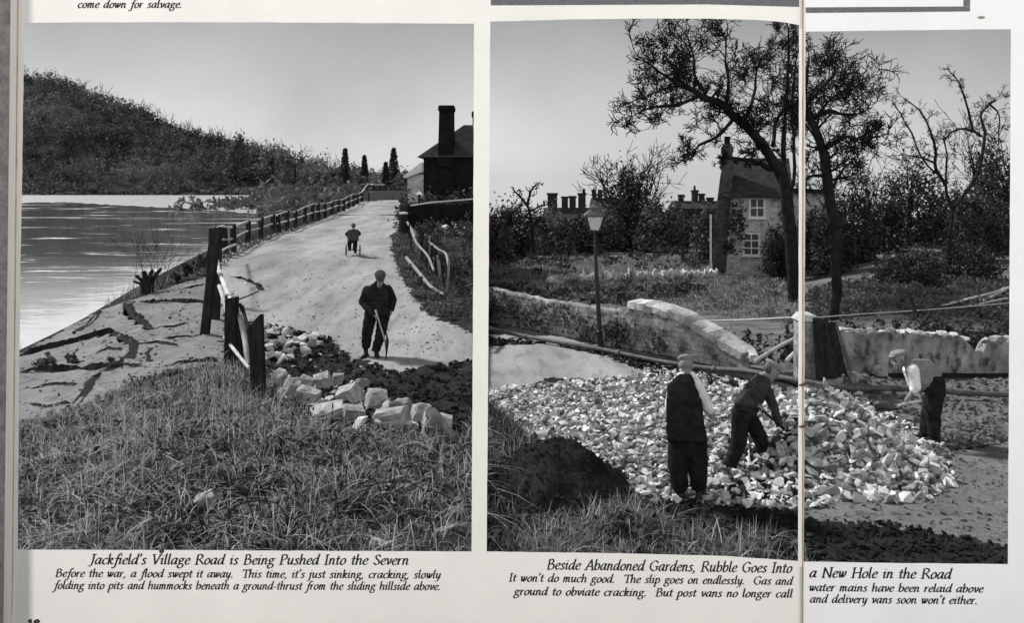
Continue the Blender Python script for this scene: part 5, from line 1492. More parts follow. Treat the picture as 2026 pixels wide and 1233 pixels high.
def hand(wrist, d, palm, curl=.7, thumb_side=1, k=1.0):
    """palm, four unequal bent fingers and a thumb; d points to the fingers, palm faces 'palm'"""
    d = Vector(d).normalized(); n = Vector(palm); n = (n - d * n.dot(d)).normalized(); s_ = d.cross(n) * thumb_side
    w = Vector(wrist); out = []
    Mr = Matrix((s_, d, n)).transposed()
    out.append(('e', w + d * .045 * k, (.042 * k, .055 * k, .017 * k), Mr))
    out.append(('c', w, w + d * .03 * k, .026 * k, .024 * k))
    for i, (off, L_) in enumerate(((.031, .9), (.011, 1.0), (-.010, .95), (-.030, .74))):
        p = w + d * .088 * k + s_ * off * k; ang = 0; r_ = .0095 * k
        for j, seg in enumerate((.040, .027, .021)):
            ang += curl * (.55 if j == 0 else .8)
            dd = d * math.cos(ang) + n * math.sin(ang) + s_ * off * .6
            q = p + dd.normalized() * seg * L_ * k; out.append(('c', p, q, r_, r_ * .9)); p = q; r_ *= .9
    p = w + d * .03 * k + s_ * .035 * k
    q = p + (d * .6 + s_ * .75 + n * .3).normalized() * .038 * k; e = q + (d * .8 + n * (.3 + curl * .5)).normalized() * .03 * k
    out += [('c', p, q, .0125 * k, .011 * k), ('c', q, e, .0105 * k, .0085 * k)]
    return out

def head_parts(c, fwd, up, k=1.0):
    f = Vector(fwd).normalized(); u_ = Vector(up); u_ = (u_ - f * u_.dot(f)).normalized(); s_ = f.cross(u_)
    Mr = Matrix((s_, f, u_)).transposed(); c = Vector(c)
    at = lambda x, y, z: c + (s_ * x + f * y + u_ * z) * k
    out = [('e', at(0, -.01, .03), (.077 * k, .095 * k, .088 * k), Mr), ('e', at(0, .018, -.045), (.058 * k, .068 * k, .068 * k), Mr),
           ('c', at(0, .07, -.095), at(0, .062, -.088), .022 * k, .02 * k),                       # chin
           ('c', at(0, .090, .012), at(0, .112, -.028), .009 * k, .015 * k),                      # nose
           ('c', at(-.034, .082, .026), at(.034, .082, .026), .013 * k, .013 * k),                # brow
           ('c', at(-.018, .083, -.058), at(.018, .083, -.058), .010 * k, .010 * k),              # mouth
           ('c', at(-.05, .05, -.018), at(-.04, .06, -.02), .018 * k, .016 * k), ('c', at(.05, .05, -.018), at(.04, .06, -.02), .018 * k, .016 * k)]
    for x in (-1, 1): out.append(('e', at(x * .078, -.008, -.008), (.010 * k, .022 * k, .034 * k), Mr))
    return out, at, Mr

def face_bits(at, parent, k=1.0):
    for x in (-1, 1):
        b = MB(); c = at(x * .033, .082, .004)
        b.hull([tuple(c + q * .0085 * k) for q in unit_sphere()]); b.build('eye', M['boot'], parent, smooth=True)

def flat_cap(at, Mr, parent, k=1.0, mk='tweed', tip=0.0):
    blob('cap', [('e', at(0, -.012, .078 + tip), (.098 * k, .122 * k, .040 * k), Mr), ('e', at(0, -.01, .060), (.084 * k, .104 * k, .040 * k), Mr),
                 ('e', at(0, .098, .058), (.064 * k, .048 * k, .010 * k), Mr)], .009 * k, M[mk], parent, .003, 30, 2)

def hair_patch(at, Mr, parent, k=1.0):
    blob('hair', [('e', at(0, -.035, .012), (.080 * k, .078 * k, .075 * k), Mr)], .009 * k, M['hair'], parent, .003, 60, 2)

def boot(name, ankle, toe, parent, k=1.0, mk='boot'):
    a, t = Vector(ankle), Vector(toe); d = (t - a); d.z = 0; d.normalize()
    zf = t.z
    heel = Vector((a.x, a.y, zf)) - d * .05 * k
    blob(name, [('c', a + Vector((0, 0, .07 * k)), Vector((a.x, a.y, zf + .06 * k)), .052 * k, .048 * k), ('c', heel + Vector((0, 0, .04 * k)), heel + d * .12 * k + Vector((0, 0, .045 * k)), .042 * k, .045 * k),
                ('c', heel + d * .12 * k + Vector((0, 0, .042 * k)), heel + d * .22 * k + Vector((0, 0, .034 * k)), .046 * k, .036 * k),
                ('h', [heel + d * x * k + d.cross(Vector((0,0,1))) * y * k + Vector((0, 0, z * k)) for x in (-.045, .25) for y in (-.042, .042) for z in (0, .022)])], .011 * k, M[mk], parent, .002, 30, 2)

def leg(hip, knee, ankle, r=(.088, .066, .048)):
    return [('c', hip, knee, r[0], r[1]), ('c', knee, ankle, r[1] * .98, r[2])]

def V3(u, v, Y): return P(u, v, Y)

# man leaning on a pickaxe in the village road --------------------------------
Y = G(738, 705).y
g = G(738, 704)
zg = g.z
man = empty('person', g, 'man in a flat cap and dark jacket standing in the road resting on a pickaxe', 'person', 'people at work on the road')
J = lambda u, v, d=0.0: P(u, v, Y + d)
hd, at, Mr = head_parts(J(753, 551, -.2), (.25, -1, -.75), (0, -.6, 1), 1.14)
sh_l, sh_r = J(724, 571, 0), J(770, 569, 0)
hp_l, hp_r = J(734, 620, .03), J(760, 619, .03)
kn_l, kn_r = J(727, 656, -.05), J(754, 658, -.03); an_l, an_r = J(724, 688, .02), J(745, 694, -.05)
el_l, wr_l = J(717, 598, -.06), J(737, 622, -.30)
el_r, wr_r = J(778, 594, .0), J(775, 612, -.06)
body = hd + [('c', J(752, 561, -.14), J(748, 574, 0), .055, .065), ('c', J(747, 580, .02), J(747, 612, .03), .15, .14)]
body += [('c', sh_l, el_l, .048, .04), ('c', el_l, wr_l, .04, .028), ('c', sh_r, el_r, .048, .04), ('c', el_r, wr_r, .04, .028)]
body += leg(hp_l, kn_l, an_l, (.08, .06, .045)) + leg(hp_r, kn_r, an_r, (.08, .06, .045))
body += hand(wr_l, J(746, 627, -.34) - wr_l, (0, .3, -1), 1.0, 1) + hand(wr_r, J(774, 626, -.08) - wr_r, (-1, 0, 0), .6, -1)
blob('body', body, .0075, M['skin'], man, smooth_it=2)
face_bits(at, man); flat_cap(at, Mr, man, 1.2, mk='cap2'); hair_patch(at, Mr, man, 1.1)
jk = [('h', [tuple(J(u, v, d)) for u, v, d in ((721,574,.10),(721,576,-.11),(738,560,.10),(742,561,-.10),(758,559,.10),(757,561,-.10),(772,571,.10),(772,573,-.11),(729,594,-.19),(766,594,-.19),(727,595,.18),(767,595,.18))]),
      ('h', [tuple(J(u, v, d)) for u, v, d in ((727,588,-.17),(768,588,-.17),(727,588,.17),(768,588,.17),(724,626,-.17),(770,625,-.17),(724,626,.18),(770,625,.18))]),
      ('c', sh_l + Vector((.02, 0, -.03)), el_l, .085, .074), ('c', el_l, wr_l, .072, .058), ('c', sh_r + Vector((-.02, 0, -.03)), el_r, .085, .074), ('c', el_r, wr_r, .070, .056), ('c', J(727, 575, .02), J(768, 573, .02), .085, .085), ('c', J(749, 562, -.04), J(748, 567, .03), .085, .11)]
blob('jacket', jk, .014, M['darkcloth'], man, .016, 8)
tr = leg(hp_l, kn_l, an_l + Vector((0, 0, .05)), (.135, .112, .092)) + leg(hp_r, kn_r, an_r + Vector((0, 0, .05)), (.132, .110, .092)) + [('c', J(736, 614, .03), J(759, 614, .03), .145, .145)]
blob('trousers', tr, .014, M['darkcloth'], man, .016, 8)
tl_ = J(717, 698, -.14); tl_.z = float(terrain(np.array([tl_.x]), np.array([tl_.y]))[0]); tr_ = J(747, 704, -.16); tr_.z = float(terrain(np.array([tr_.x]), np.array([tr_.y]))[0])
boot('boot', an_l, tl_, man); boot('boot', an_r, tr_, man)

pick = empty('pickaxe', J(764, 710, -.35), 'pickaxe with pale handle and iron head held by the man in the road', 'pickaxe')
b = MB(); b.tube([J(743, 613, -.33), J(752, 643, -.34), J(760, 668, -.35), J(765, 688, -.36)], [.020, .017, .018, .023], 8); b.build('handle', M['pole'], pick, smooth=True)
b = MB(); h0 = J(765, 687, -.36)
b.tube(smooth_path([h0 + Vector((.0, -.0, .27)), h0 + Vector((.012, 0, .14)), h0, h0 + Vector((-.004, 0, -.12)), h0 + Vector((-.02, 0, -.25))]), [.008, .012, .016, .02, .023, .028, .034, .036, .036, .036, .034, .03, .024, .022, .02, .018, .016, .014, .012, .01, .006][:21], 7); b.build('pick_head', M['iron'], pick)

# child on a tricycle ----------------------------------------------------------
gy = G(698, 506); Y = gy.y; s_ = F / Y
zc = gy.z
boy = empty('person', Vector((gy.x, Y, zc)), 'small child in dark clothes riding a tricycle away up the road', 'person', 'people at work on the road')
J = lambda u, v, d=0.0: P(u, v, Y + d)
k = .88
hd, at, Mr = head_parts(J(699.5, 447, .02), (.1, 1, -.05), (0, .05, 1), 1.0)
sl, sr = J(692, 457.5, .02), J(706, 457.5, .02); hl, hr = J(695, 473, -.02), J(702, 473, -.02)
kl, kr = J(692.5, 482, .22), J(704, 483, .20); al, ar = J(693, 493, .16), J(704, 497, .20)
el, er = J(686, 463, .08), J(712, 462, .10); wl_, wr_ = J(690, 467, .30), J(713, 464.5, .30)
body = hd + [('c', J(699, 453, .01), J(699, 458, 0), .04, .045), ('c', J(699, 460, 0), J(698.5, 472, -.02), .10, .105), ('c', sl, el, .036, .03), ('c', el, wl_, .03, .022), ('c', sr, er, .036, .03), ('c', er, wr_, .03, .022)]
body += leg(hl, kl, al, (.062, .046, .034)) + leg(hr, kr, ar, (.062, .046, .034)) + hand(wl_, (0, 1, 0), (0, 0, -1), 1.1, -1, .7) + hand(wr_, (0.2, 1, 0), (0, 0, -1), 1.1, 1, .7)
blob('body', body, .008, M['skin'], boy, smooth_it=2); face_bits(at, boy, k)
blob('hair', [('e', at(0, -.022, .02), (.086, .098, .098), Mr)], .01, M['hair'], boy, .003, 40, 2)
blob('coat', [('h', [tuple(J(u, v, d)) for u, v, d in ((689.5,457,.09),(689.5,457,-.12),(696,453.5,.07),(696,453.5,-.11),(703,453.5,.07),(703,453.5,-.11),(708.5,457,.09),(708.5,457,-.12),(688,476,.12),(688,476,-.19),(709,476,.12),(709,476,-.19),(698,466,-.19))]), ('c', sl, el, .068, .060), ('c', el, wl_, .056, .046), ('c', sr, er, .068, .060), ('c', er, wr_, .056, .046)], .013, M['greycloth'], boy, .006, 12)
blob('trousers', leg(hl, kl, al, (.105, .085, .062)) + leg(hr, kr, ar, (.105, .085, .062)) + [('c', hl, hr, .11, .11)], .013, M['darkcloth'], boy, .005, 14)
boot('boot', al, al + Vector((0, .1, -.07)), boy, .75); boot('boot', ar, ar + Vector((0, .1, -.07)), boy, .75)

tri = empty('tricycle', Vector((gy.x, Y, zc)), "child's tricycle with two thin rear wheels on the pale road", 'tricycle')
def wheel(c, rad, parent, nspk=10):
    b = MB(); b.tube([c + Vector((0, math.cos(a), math.sin(a))) * rad for a in np.linspace(0, 2 * math.pi, 29)], .016, 6, cap=False)
    w = b.build('wheel', M['iron'], parent)
    sp = MB()
    for i in range(nspk):
        a = 2 * math.pi * i / nspk; sp.tube([c, c + Vector((0, math.cos(a), math.sin(a))) * rad], .004, 4)
    sp.tube([c + Vector((-.03, 0, 0)), c + Vector((.03, 0, 0))], .018, 8); sp.build('spokes', M['pipe'], w)
rw = .20
cl_ = Vector((J(685, 500).x, Y, zc + rw + .012)); cr_ = Vector((J(712, 500).x, Y, zc + rw + .012)); cf = Vector((J(699, 500).x, Y + .75, float(terrain(np.array([J(699,500).x]), np.array([Y + .75]))[0]) + .24))
wheel(cl_, rw, tri); wheel(cr_, rw, tri); wheel(cf, .225, tri)
b = MB(); mid = (cl_ + cr_) / 2
b.tube([cl_, cr_], .014, 6); st_ = mid + Vector((0, .1, .34)); b.tube([mid, mid + Vector((0, .1, .2)), st_], .016, 6); hdp = cf + Vector((0, -.12, .42)); b.tube([mid + Vector((0, .05, .1)), mid + Vector((0, .35, .22)), hdp + Vector((0, -.02, -.1))], .017, 6)
for x in (-.05, .05): b.tube([cf + Vector((x, 0, 0)), cf + Vector((x, -.06, .24)), hdp + Vector((0, 0, -.04))], .012, 6)
b.tube([hdp, hdp + Vector((0, -.05, .16))], .014, 6); b.build('frame', M['iron'], tri)
b = MB(); q = hdp + Vector((0, -.05, .16)); b.tube(smooth_path([wl_ + Vector((-.02, .05, -.02)), q + Vector((-.1, .03, 0)), q, q + Vector((.1, .03, 0)), wr_ + Vector((.02, .05, -.02))]), .012, 6); b.build('handlebar', M['pipe'], tri)
blob('saddle', [('e', st_ + Vector((0, 0, .02)), (.10, .13, .035), None)], .012, M['boot'], tri)
b = MB(); b.tube([cf + Vector((-.13, .02, -.07)), cf + Vector((-.05, .02, -.07)), cf + Vector((.05, -.02, .07)), cf + Vector((.13, -.02, .07))], .012, 6); b.build('pedals', M['iron'], tri)

for o_ in (boy, tri): o_.rotation_euler.z = R(6.5)
# man standing with his back turned -------------------------------------------
g = G(1358, 985); Y = g.y; s_ = F / Y
p1 = empty('person', g, 'man standing with his back turned, dark waistcoat and trousers with white shirt sleeves', 'person', 'people at work on the road')
J = lambda u, v, d=0.0: P(u, v, Y + d)
hd, at, Mr = head_parts(J(1358, 724, .05), (.25, 1, -.5), (0, .3, 1), 1.1)
sl, sr = J(1334, 764, 0), J(1380, 762, 0); hl, hr = J(1345, 850, .02), J(1372, 850, .02)
kl, kr = J(1344, 912, .05), J(1378, 912, .03); al, ar = J(1346, 972, .0), J(1384, 968, -.02)
el, er = J(1326, 805, .08), J(1397, 803, .10); wl_, wr_ = J(1340, 826, .32), J(1408, 826, .24)
body = hd + [('c', J(1358, 738, .02), J(1357, 752, 0), .055, .065), ('c', J(1357, 770, 0), J(1358, 840, .02), .145, .14), ('c', sl, el, .05, .04), ('c', el, wl_, .04, .029), ('c', sr, er, .05, .042), ('c', er, wr_, .041, .030)]
body += leg(hl, kl, al) + leg(hr, kr, ar) + hand(wl_, (.3, .6, -.4), (.5, 0, -.6), .8, -1) + hand(wr_, J(1420, 832, .30) - wr_, (-.3, .6, -.7), 1.0, 1)
blob('body', body, .0075, M['skin'], p1, smooth_it=2); face_bits(at, p1)
blob('hair', [('e', at(0, -.022, .02), (.085, .094, .084), Mr)], .009, mat('grey_hair', .13, .24, 60, .8), p1, .003, 60, 2)
flat_cap(at, Mr, p1, 1.12)
blob('collar', [('c', J(1347, 745, .01), J(1369, 744, .01), .052, .052)], .01, M['white'], p1, .003, 20, 2)
blob('shirt', [('c', sl, el, .075, .066), ('c', el, el.lerp(wl_, .4), .062, .055), ('c', sr + Vector((-.015, .02, 0)), er, .084, .076), ('c', er, er.lerp(wr_, .35), .074, .064)], .012, M['white'], p1, .008, 13)
blob('waistcoat', [('h', [tuple(J(u, v, d)) for u, v, d in ((1322,760,.10),(1322,762,-.12),(1344,741,.08),(1345,741,-.10),(1368,741,.08),(1366,741,-.10),(1378,764,.08),(1375,768,-.15),(1334,756,-.17),(1370,756,-.17),(1319,802,-.19),(1387,800,-.19),(1322,800,.18),(1386,800,.18))]),
                  ('h', [tuple(J(u, v, d)) for u, v, d in ((1319,792,-.19),(1387,790,-.19),(1322,795,.18),(1386,795,.18),(1321,872,-.18),(1396,876,-.18),(1322,870,.18),(1395,872,.18))])], .013, M['darkcloth'], p1, .016, 9)
blob('trousers', [('c', J(1341, 852, .02), J(1371, 852, .02), .15, .15), ('c', J(1343, 862, .02), J(1341, 915, .03), .135, .122), ('c', J(1341, 915, .03), J(1344, 961, 0), .122, .098), ('c', J(1376, 862, .02), J(1380, 915, .03), .135, .122), ('c', J(1380, 915, .03), J(1382, 958, 0), .122, .100), ('c', J(1356, 850, -.04), J(1360, 890, -.02), .14, .12)], .014, M['darkcloth'], p1, .016, 7)
for a_, t_ in ((al, (1342, 990, .1)), (ar, (1390, 987, .1))):
    t = J(*t_); t.z = float(terrain(np.array([t.x]), np.array([t.y]))[0]); boot('boot', Vector((a_.x, a_.y, max(a_.z, t.z + .09))), t, p1)

# man bending to dig, facing right ------------------------------------------------
g = G(1455, 930); Y = g.y; s_ = F / Y
p2 = empty('person', g, 'man in a dark cap bending forward with one leg back, digging with a shovel', 'person', 'people at work on the road')
J = lambda u, v, d=0.0: P(u, v, Y + d)
hd, at, Mr = head_parts(J(1526, 734, .05), (.85, .05, -.6), (.5, 0, .85), 1.15)
neck = J(1506, 746, .05)
sn, sf = J(1490, 762, -.14), J(1512, 756, .22); hn, hf = J(1466, 818, -.08), J(1478, 820, .10)
kn, kf = J(1462, 876, -.05), J(1502, 862, .12); an, af = J(1442, 930, -.02), J(1512, 900, .10)
en, wn_ = J(1468, 796, -.22), J(1494, 799, -.24); ef, wf = J(1530, 805, .18), J(1541, 836, .02)
body = hd + [('c', J(1515, 742, .05), neck, .052, .06), ('c', J(1500, 764, .04), J(1474, 812, .01), .135, .125), ('c', sn, en, .048, .04), ('c', en, wn_, .04, .029), ('c', sf, ef, .048, .04), ('c', ef, wf, .04, .029)]
body += leg(hn, kn, an) + leg(hf, kf, af) + hand(wn_, (.7, -.1, -.4), (0, .3, -1), 1.1, 1) + hand(wf, (.6, -.2, -.7), (-.3, -.9, 0), 1.1, -1)
blob('body', body, .0075, M['skin'], p2, smooth_it=2); face_bits(at, p2); hair_patch(at, Mr, p2, 1.1); flat_cap(at, Mr, p2, 1.18)
blob('jacket', [('h', [tuple(J(u, v, d)) for u, v, d in ((1480,756,-.20),(1500,740,-.08),(1516,746,-.06),(1516,744,.18),(1500,738,.16),(1520,768,-.14),(1522,768,.22),(1454,800,-.20),(1458,784,0),(1454,800,.17),(1494,826,-.15),(1494,826,.14),(1458,822,-.14),(1462,822,.14))]),
    ('c', sn, en, .074, .064), ('c', en, wn_, .062, .05), ('c', sf, ef, .074, .064), ('c', ef, wf, .062, .05)], .013, M['greycloth'], p2, .016, 9)
blob('collar', [('c', J(1508, 745, -.03), J(1508, 744, .12), .048, .048)], .01, M['midcloth'], p2, .002, 20, 2)
blob('trousers', leg(hn, kn, an + Vector((0, 0, .03)), (.125, .102, .088)) + leg(hf, kf, af + Vector((0, 0, .03)), (.125, .10, .085)) + [('c', hn, hf, .13, .13), ('c', J(1474, 812, .0), J(1470, 824, .0), .14, .13)], .014, M['darkcloth'], p2, .016, 7)
for a_, t_ in ((an, (1450, 943, -.08)), (af, (1526, 906, .06))):
    t = J(*t_); t.z = float(terrain(np.array([t.x]), np.array([t.y]))[0]); boot('boot', Vector((a_.x, a_.y, max(a_.z - .04, t.z + .09))), t, p2)
sv = empty('shovel', J(1560, 852, -.2), 'long handled shovel thrust into the stones by the bending man', 'shovel')
b = MB(); b.tube([wn_ + Vector((-.12, 0, .09)), wn_ + Vector((.05, 0, -.05)), wf + Vector((.05, -.05, -.07)), J(1556, 851, .05)], [.018, .017, .017, .02], 8); b.build('handle', M['wood'], sv, smooth=True)
b = MB(); c = J(1552, 848, .05); d = (J(1574, 868, .0) - c).normalized(); sd_ = d.cross(Vector((0, 0, 1))).normalized(); up_ = sd_.cross(d)
prof = [(-.0, .03), (.06, .12), (.18, .13), (.27, .10), (.33, .02)]
vs = []
for t, w in prof:
    for i in (-1, 0, 1): vs.append(c + d * t + sd_ * w * i + up_ * (.025 if i else 0))
for v in list(vs): vs.append(v - up_ * .006)
n_ = len(prof) * 3
fs = [(3*i+j, 3*i+j+1, 3*i+j+4, 3*i+j+3) for i in range(len(prof)-1) for j in range(2)]; fs += [tuple(n_ + q for q in reversed(f)) for f in fs]
b.add(vs, fs); b.build('blade', M['iron'], sv)

# man stooping with a shovel, facing left -------------------------------------------
g = G(1840, 872); Y = g.y; s_ = F / Y
p3 = empty('person', g, 'man in pale flat cap and braces stooping to the left with a shovel', 'person', 'people at work on the road')
J = lambda u, v, d=0.0: P(u, v, Y + d)
hd, at, Mr = head_parts(J(1778, 710, .0), (-.95, -.28, -.2), (-.22, 0, .95), 1.15)
sn, sf = J(1806, 732, -.16), J(1798, 732, .16); hn, hf = J(1850, 776, -.09), J(1850, 776, .10)
kn, kf = J(1846, 822, -.10), J(1836, 822, .10); an, af = J(1848, 862, -.10), J(1832, 860, .08)
en, wn_ = J(1812, 766, -.20), J(1796, 788, -.22); ef, wf = J(1808, 764, .16), J(1822, 786, .02)
body = hd + [('c', J(1787, 716, 0), J(1798, 724, 0), .052, .062), ('c', J(1812, 734, 0), J(1846, 766, 0), .135, .135), ('c', sn, en, .05, .042), ('c', en, wn_, .042, .03), ('c', sf, ef, .05, .042), ('c', ef, wf, .042, .03)]
body += leg(hn, kn, an) + leg(hf, kf, af) + hand(wn_, (-.5, 0, -.8), (-.6, .6, .3), 1.0, 1) + hand(wf, (.3, -.1, -.9), (.5, -.6, 0), 1.0, -1)
blob('body', body, .0075, M['skin'], p3, smooth_it=2); face_bits(at, p3); hair_patch(at, Mr, p3, 1.1); flat_cap(at, Mr, p3, 1.1)
blob('shirt', [('h', [tuple(J(u, v, d)) for u, v, d in ((1790,720,-.08),(1790,720,.08),(1804,712,-.14),(1804,712,.14),(1840,712,-.16),(1840,712,.16),(1862,732,-.15),(1862,732,.15),(1794,742,-.15),(1794,742,.15),(1824,762,-.15),(1824,762,.15),(1864,752,-.14),(1864,752,.14))])], .012, M['midcloth'], p3, .016, 9)
for o_, side in (('sleeve', -1), ('sleeve', 1)):
    a_, e_, w_ = (sn, en, wn_) if side < 0 else (sf, ef, wf)
    blob(o_, [('c', a_, e_, .088, .076), ('c', e_, e_.lerp(w_, .25), .072, .062)], .012, M['white'], p3, .008, 13)
blob('trousers', leg(hn, kn, an + Vector((0, 0, .03)), (.135, .108, .092)) + leg(hf, kf, af + Vector((0, 0, .03)), (.132, .105, .09)) + [('c', hn, hf, .145, .145), ('c', J(1850, 752, -.05), J(1851, 772, -.05), .135, .14), ('c', J(1850, 752, .06), J(1851, 772, .06), .135, .14)], .014, M['darkcloth'], p3, .016, 7)
for d0 in (-.10, .10):
    b = MB(); b.tube(smooth_path([J(1858, 740, d0), J(1845, 715, d0), J(1822, 713, d0), J(1804, 715, d0), J(1796, 728, d0 * 1.4)]), .017, 6); b.build('brace', M['darkcloth'], p3)
for a_, t_ in ((an, (1828, 872, -.16)), (af, (1812, 868, .05))):
    t = J(*t_); t.z = float(terrain(np.array([t.x]), np.array([t.y]))[0]); boot('boot', Vector((a_.x, a_.y, max(a_.z - .05, t.z + .09))), t, p3, 1.08)
sv = empty('shovel', J(1755, 812, -.2), 'broad dark shovel held low by the stooping man in the pale cap', 'shovel')
b = MB(); b.tube([J(1834, 780, .10), wf + Vector((.02, -.02, -.06)), wn_ + Vector((-.03, -.02, -.07)), J(1778, 804, -.25)], [.017, .017, .017, .02], 8); b.build('handle', M['pole'], sv, smooth=True)
b = MB(); vs = []
prof = [(1784, 801, .03), (1776, 805, .15), (1760, 808, .17), (1742, 808, .15), (1733, 808, .07)]
for u, v, w in prof:
    for i in (-1, 0, 1): vs.append(J(u, v + (0 if i else 5), -.25) + Vector((0, w * i, .03 * abs(i))))
for v in list(vs): vs.append(v - Vector((0, 0, .012)))
b.add(vs, fs); b.build('blade', M['iron'], sv)
# ------------------------------------------------------------------ broken stone
def chip(r, sx, sy, sz, n=11):
    bm = bmesh.new()
    for p_ in rock_pts(r, sx, sy, sz, n): bm.verts.new(p_)
    q = bmesh.ops.convex_hull(bm, input=bm.verts)
    junk = [g for g in q['geom_interior'] + q['geom_unused'] if isinstance(g, bmesh.types.BMVert)]
    bmesh.ops.delete(bm, geom=list(set(junk)), context='VERTS')
    bm.verts.index_update()
    vs = np.array([tuple(v.co) for v in bm.verts]); fs = [tuple(v.index for v in f.verts) for f in bm.faces]; bm.free()
    return vs, fs
r = np.random.default_rng(99)
CH = [chip(r, 1, r.uniform(.6, .9), r.uniform(.2, .62), int(r.integers(8, 14))) for _ in range(24)]
CHM = []
for vs, fs in CH:
    me = bpy.data.meshes.new('stone'); me.from_pydata(vs.tolist(), [], fs); me.update(); me.materials.append(M['stonei']); CHM.append(me)

def sample(poly, n, r, dens=None):
    xs, ys = zip(*poly); out = []
    while len(out) < n:
        x = r.uniform(min(xs), max(xs), 4000); y = r.uniform(min(ys), max(ys), 4000)
        ok = inside(poly, x, y)
        if dens is not None: ok &= r.uniform(0, 1, 4000) < dens(x, y)
        out += list(zip(x[ok], y[ok]))
    return out[:n]

def rot(r, tilt=.6):
    a, b, c = r.uniform(0, 6.28), r.normal() * tilt, r.normal() * tilt
    return Matrix.Rotation(a, 3, 'Z') @ Matrix.Rotation(b, 3, 'X') @ Matrix.Rotation(c, 3, 'Y')

def stones_stuff(name, pts, smin, smax, r, mk='stone', pw=2.0, shade=(0, 1), tilt=.6):
    xs = np.array([p[0] for p in pts]); ys = np.array([p[1] for p in pts]); zs = terrain(xs, ys)
    b = MB()
    for x, y, z in zip(xs, ys, zs):
        vs, fs = CH[int(r.integers(len(CH)))]; s_ = smin + (smax - smin) * r.uniform() ** pw
        Mx = np.array(rot(r, tilt)) * s_
        b.add(vs @ Mx.T + np.array([x, y, z + s_ * .25]), fs, r.uniform(*shade))
    o = b.build(name, M[mk]); o['kind'] = 'stuff'
    return o
pile_poly = [(4.42 + 1.58 * math.cos(a), 12.0 + 1.6 * math.sin(a)) for a in np.linspace(0, 6.2, 24)]
stones_stuff('rubble', sample(REG['gravel'], 7500, r), .02, .105, r, pw=2.4)
stones_stuff('rubble', sample(pile_poly, 2600, r), .025, .14, r, pw=2.2)
stones_stuff('dark_rubble', sample([(2.75, 10.6), (3.7, 10.4), (4.0, 11.6), (3.7, 12.8), (3.0, 12.6)], 420, r), .03, .10, r, mk='soil')
stones_stuff('dark_rubble', sample(region([(1490,850),(1590,845),(1590,1000),(1430,990)]), 420, r), .03, .10, r, mk='soil')
stones_stuff('dark_rubble', sample(REG['gravel'], 900, r), .02, .11, r, mk='gravel', pw=2.2)
stones_stuff('dark_rubble', sample(pile_poly, 350, r), .03, .11, r, mk='gravel')
stones_stuff('dark_rubble', sample(REG['bed'], 700, r), .03, .10, r, mk='gravel')
stones_stuff('rubble', sample(region([(1870,862),(1990,820),(2010,860),(1930,885),(1880,895)]), 260, r), .04, .10, r, mk='gravel')
stones_stuff('road_grit', sample(REG['path'], 900, r), .008, .05, r, mk='track', pw=4)
stones_stuff('road_grit', sample(REG['road'], 1300, r, lambda x, y: np.clip(1.4 - np.abs(y - 15) / 12, 0, 1)), .006, .045, r, mk='gravel', pw=5)
stones_stuff('soil_clods', sample(REG['soil'], 2600, r), .015, .10, r, mk='soil', pw=3)
stones_stuff('soil_clods', sample(REG['verge_r'], 900, r), .02, .09, r, mk='soil', pw=2)
stones_stuff('rubble', sample(REG['verge_r'], 160, r), .02, .06, r)
stones_stuff('soil_clods', sample(REG['soil_r'], 2200, r), .01, .07, r, mk='soil', pw=3)
stones_stuff('soil_clods', sample(REG['slump'], 700, r), .01, .06, r, mk='slump', pw=3)
stones_stuff('soil_clods', sample(REG['slump'], 120, r), .01, .07, r, mk='soil', pw=3)
stones_stuff('rubble', sample(REG['soil'], 200, r, lambda x, y: (x < -2.2) * 1.0), .02, .08, r, mk='stone', pw=2)

def stone(x, y, s_, label, group, mk=None, embed=.25, tilt=.6):
    me = CHM[int(r.integers(len(CHM)))]
    o = bpy.data.objects.new('stone', me); COL.objects.link(o)
    o.location = (x, y, float(terrain(np.array([x]), np.array([y]))[0]) + s_ * embed)
    o.rotation_euler = (r.normal() * tilt, r.normal() * tilt, r.uniform(0, 6.28)); o.scale = (s_, s_, s_)
    return tag(o, label, 'stone', group)
n1 = 0
for x, y in sample(pile_poly, 105, r):
    stone(x, y, r.uniform(.07, .17), 'pale angular stone lying in the tall heap of broken stone right of the fold', 'stones in the tall heap', embed=.5)
for x, y in sample(REG['gravel'], 75, r, lambda x, y: np.clip((14 - y) / 4, 0, 1)):
    stone(x, y, r.uniform(.06, .13), 'pale broken stone among the rubble spread across the road around the workmen', 'stones spread on the road', embed=.4)
for x, y in sample(region([(524,648),(560,652),(650,668),(640,690),(560,720),(530,730),(516,700)]), 62, r):
    stone(x, y, r.uniform(.09, .20), 'rough stone in the loose pile beside the leaning fence posts', 'stones piled by the broken fence', embed=.45)
for x, y in sample(region([(530,735),(620,745),(700,790),(640,800),(560,790)]), 20, r):
    stone(x, y, r.uniform(.06, .13), 'small stone scattered on the dark torn soil', 'stones scattered on the torn soil', embed=.4)
for x, y in sample(region([(560,790),(640,795),(720,800),(800,820),(880,835),(890,858),(800,856),(700,846),(620,828),(560,800)]), 30, r):
    stone(x, y, r.uniform(.07, .17), 'small broken stone among the large blocks on the grass edge', 'small stones along the grass edge', embed=.5)
for x, y in sample(region([(862,440),(900,432),(940,440),(940,482),(880,484)]), 26, r):
    stone(x, y, r.uniform(.14, .28), 'stone of the overgrown rubble heap below the dark house', 'stones of the overgrown heap', embed=.9)

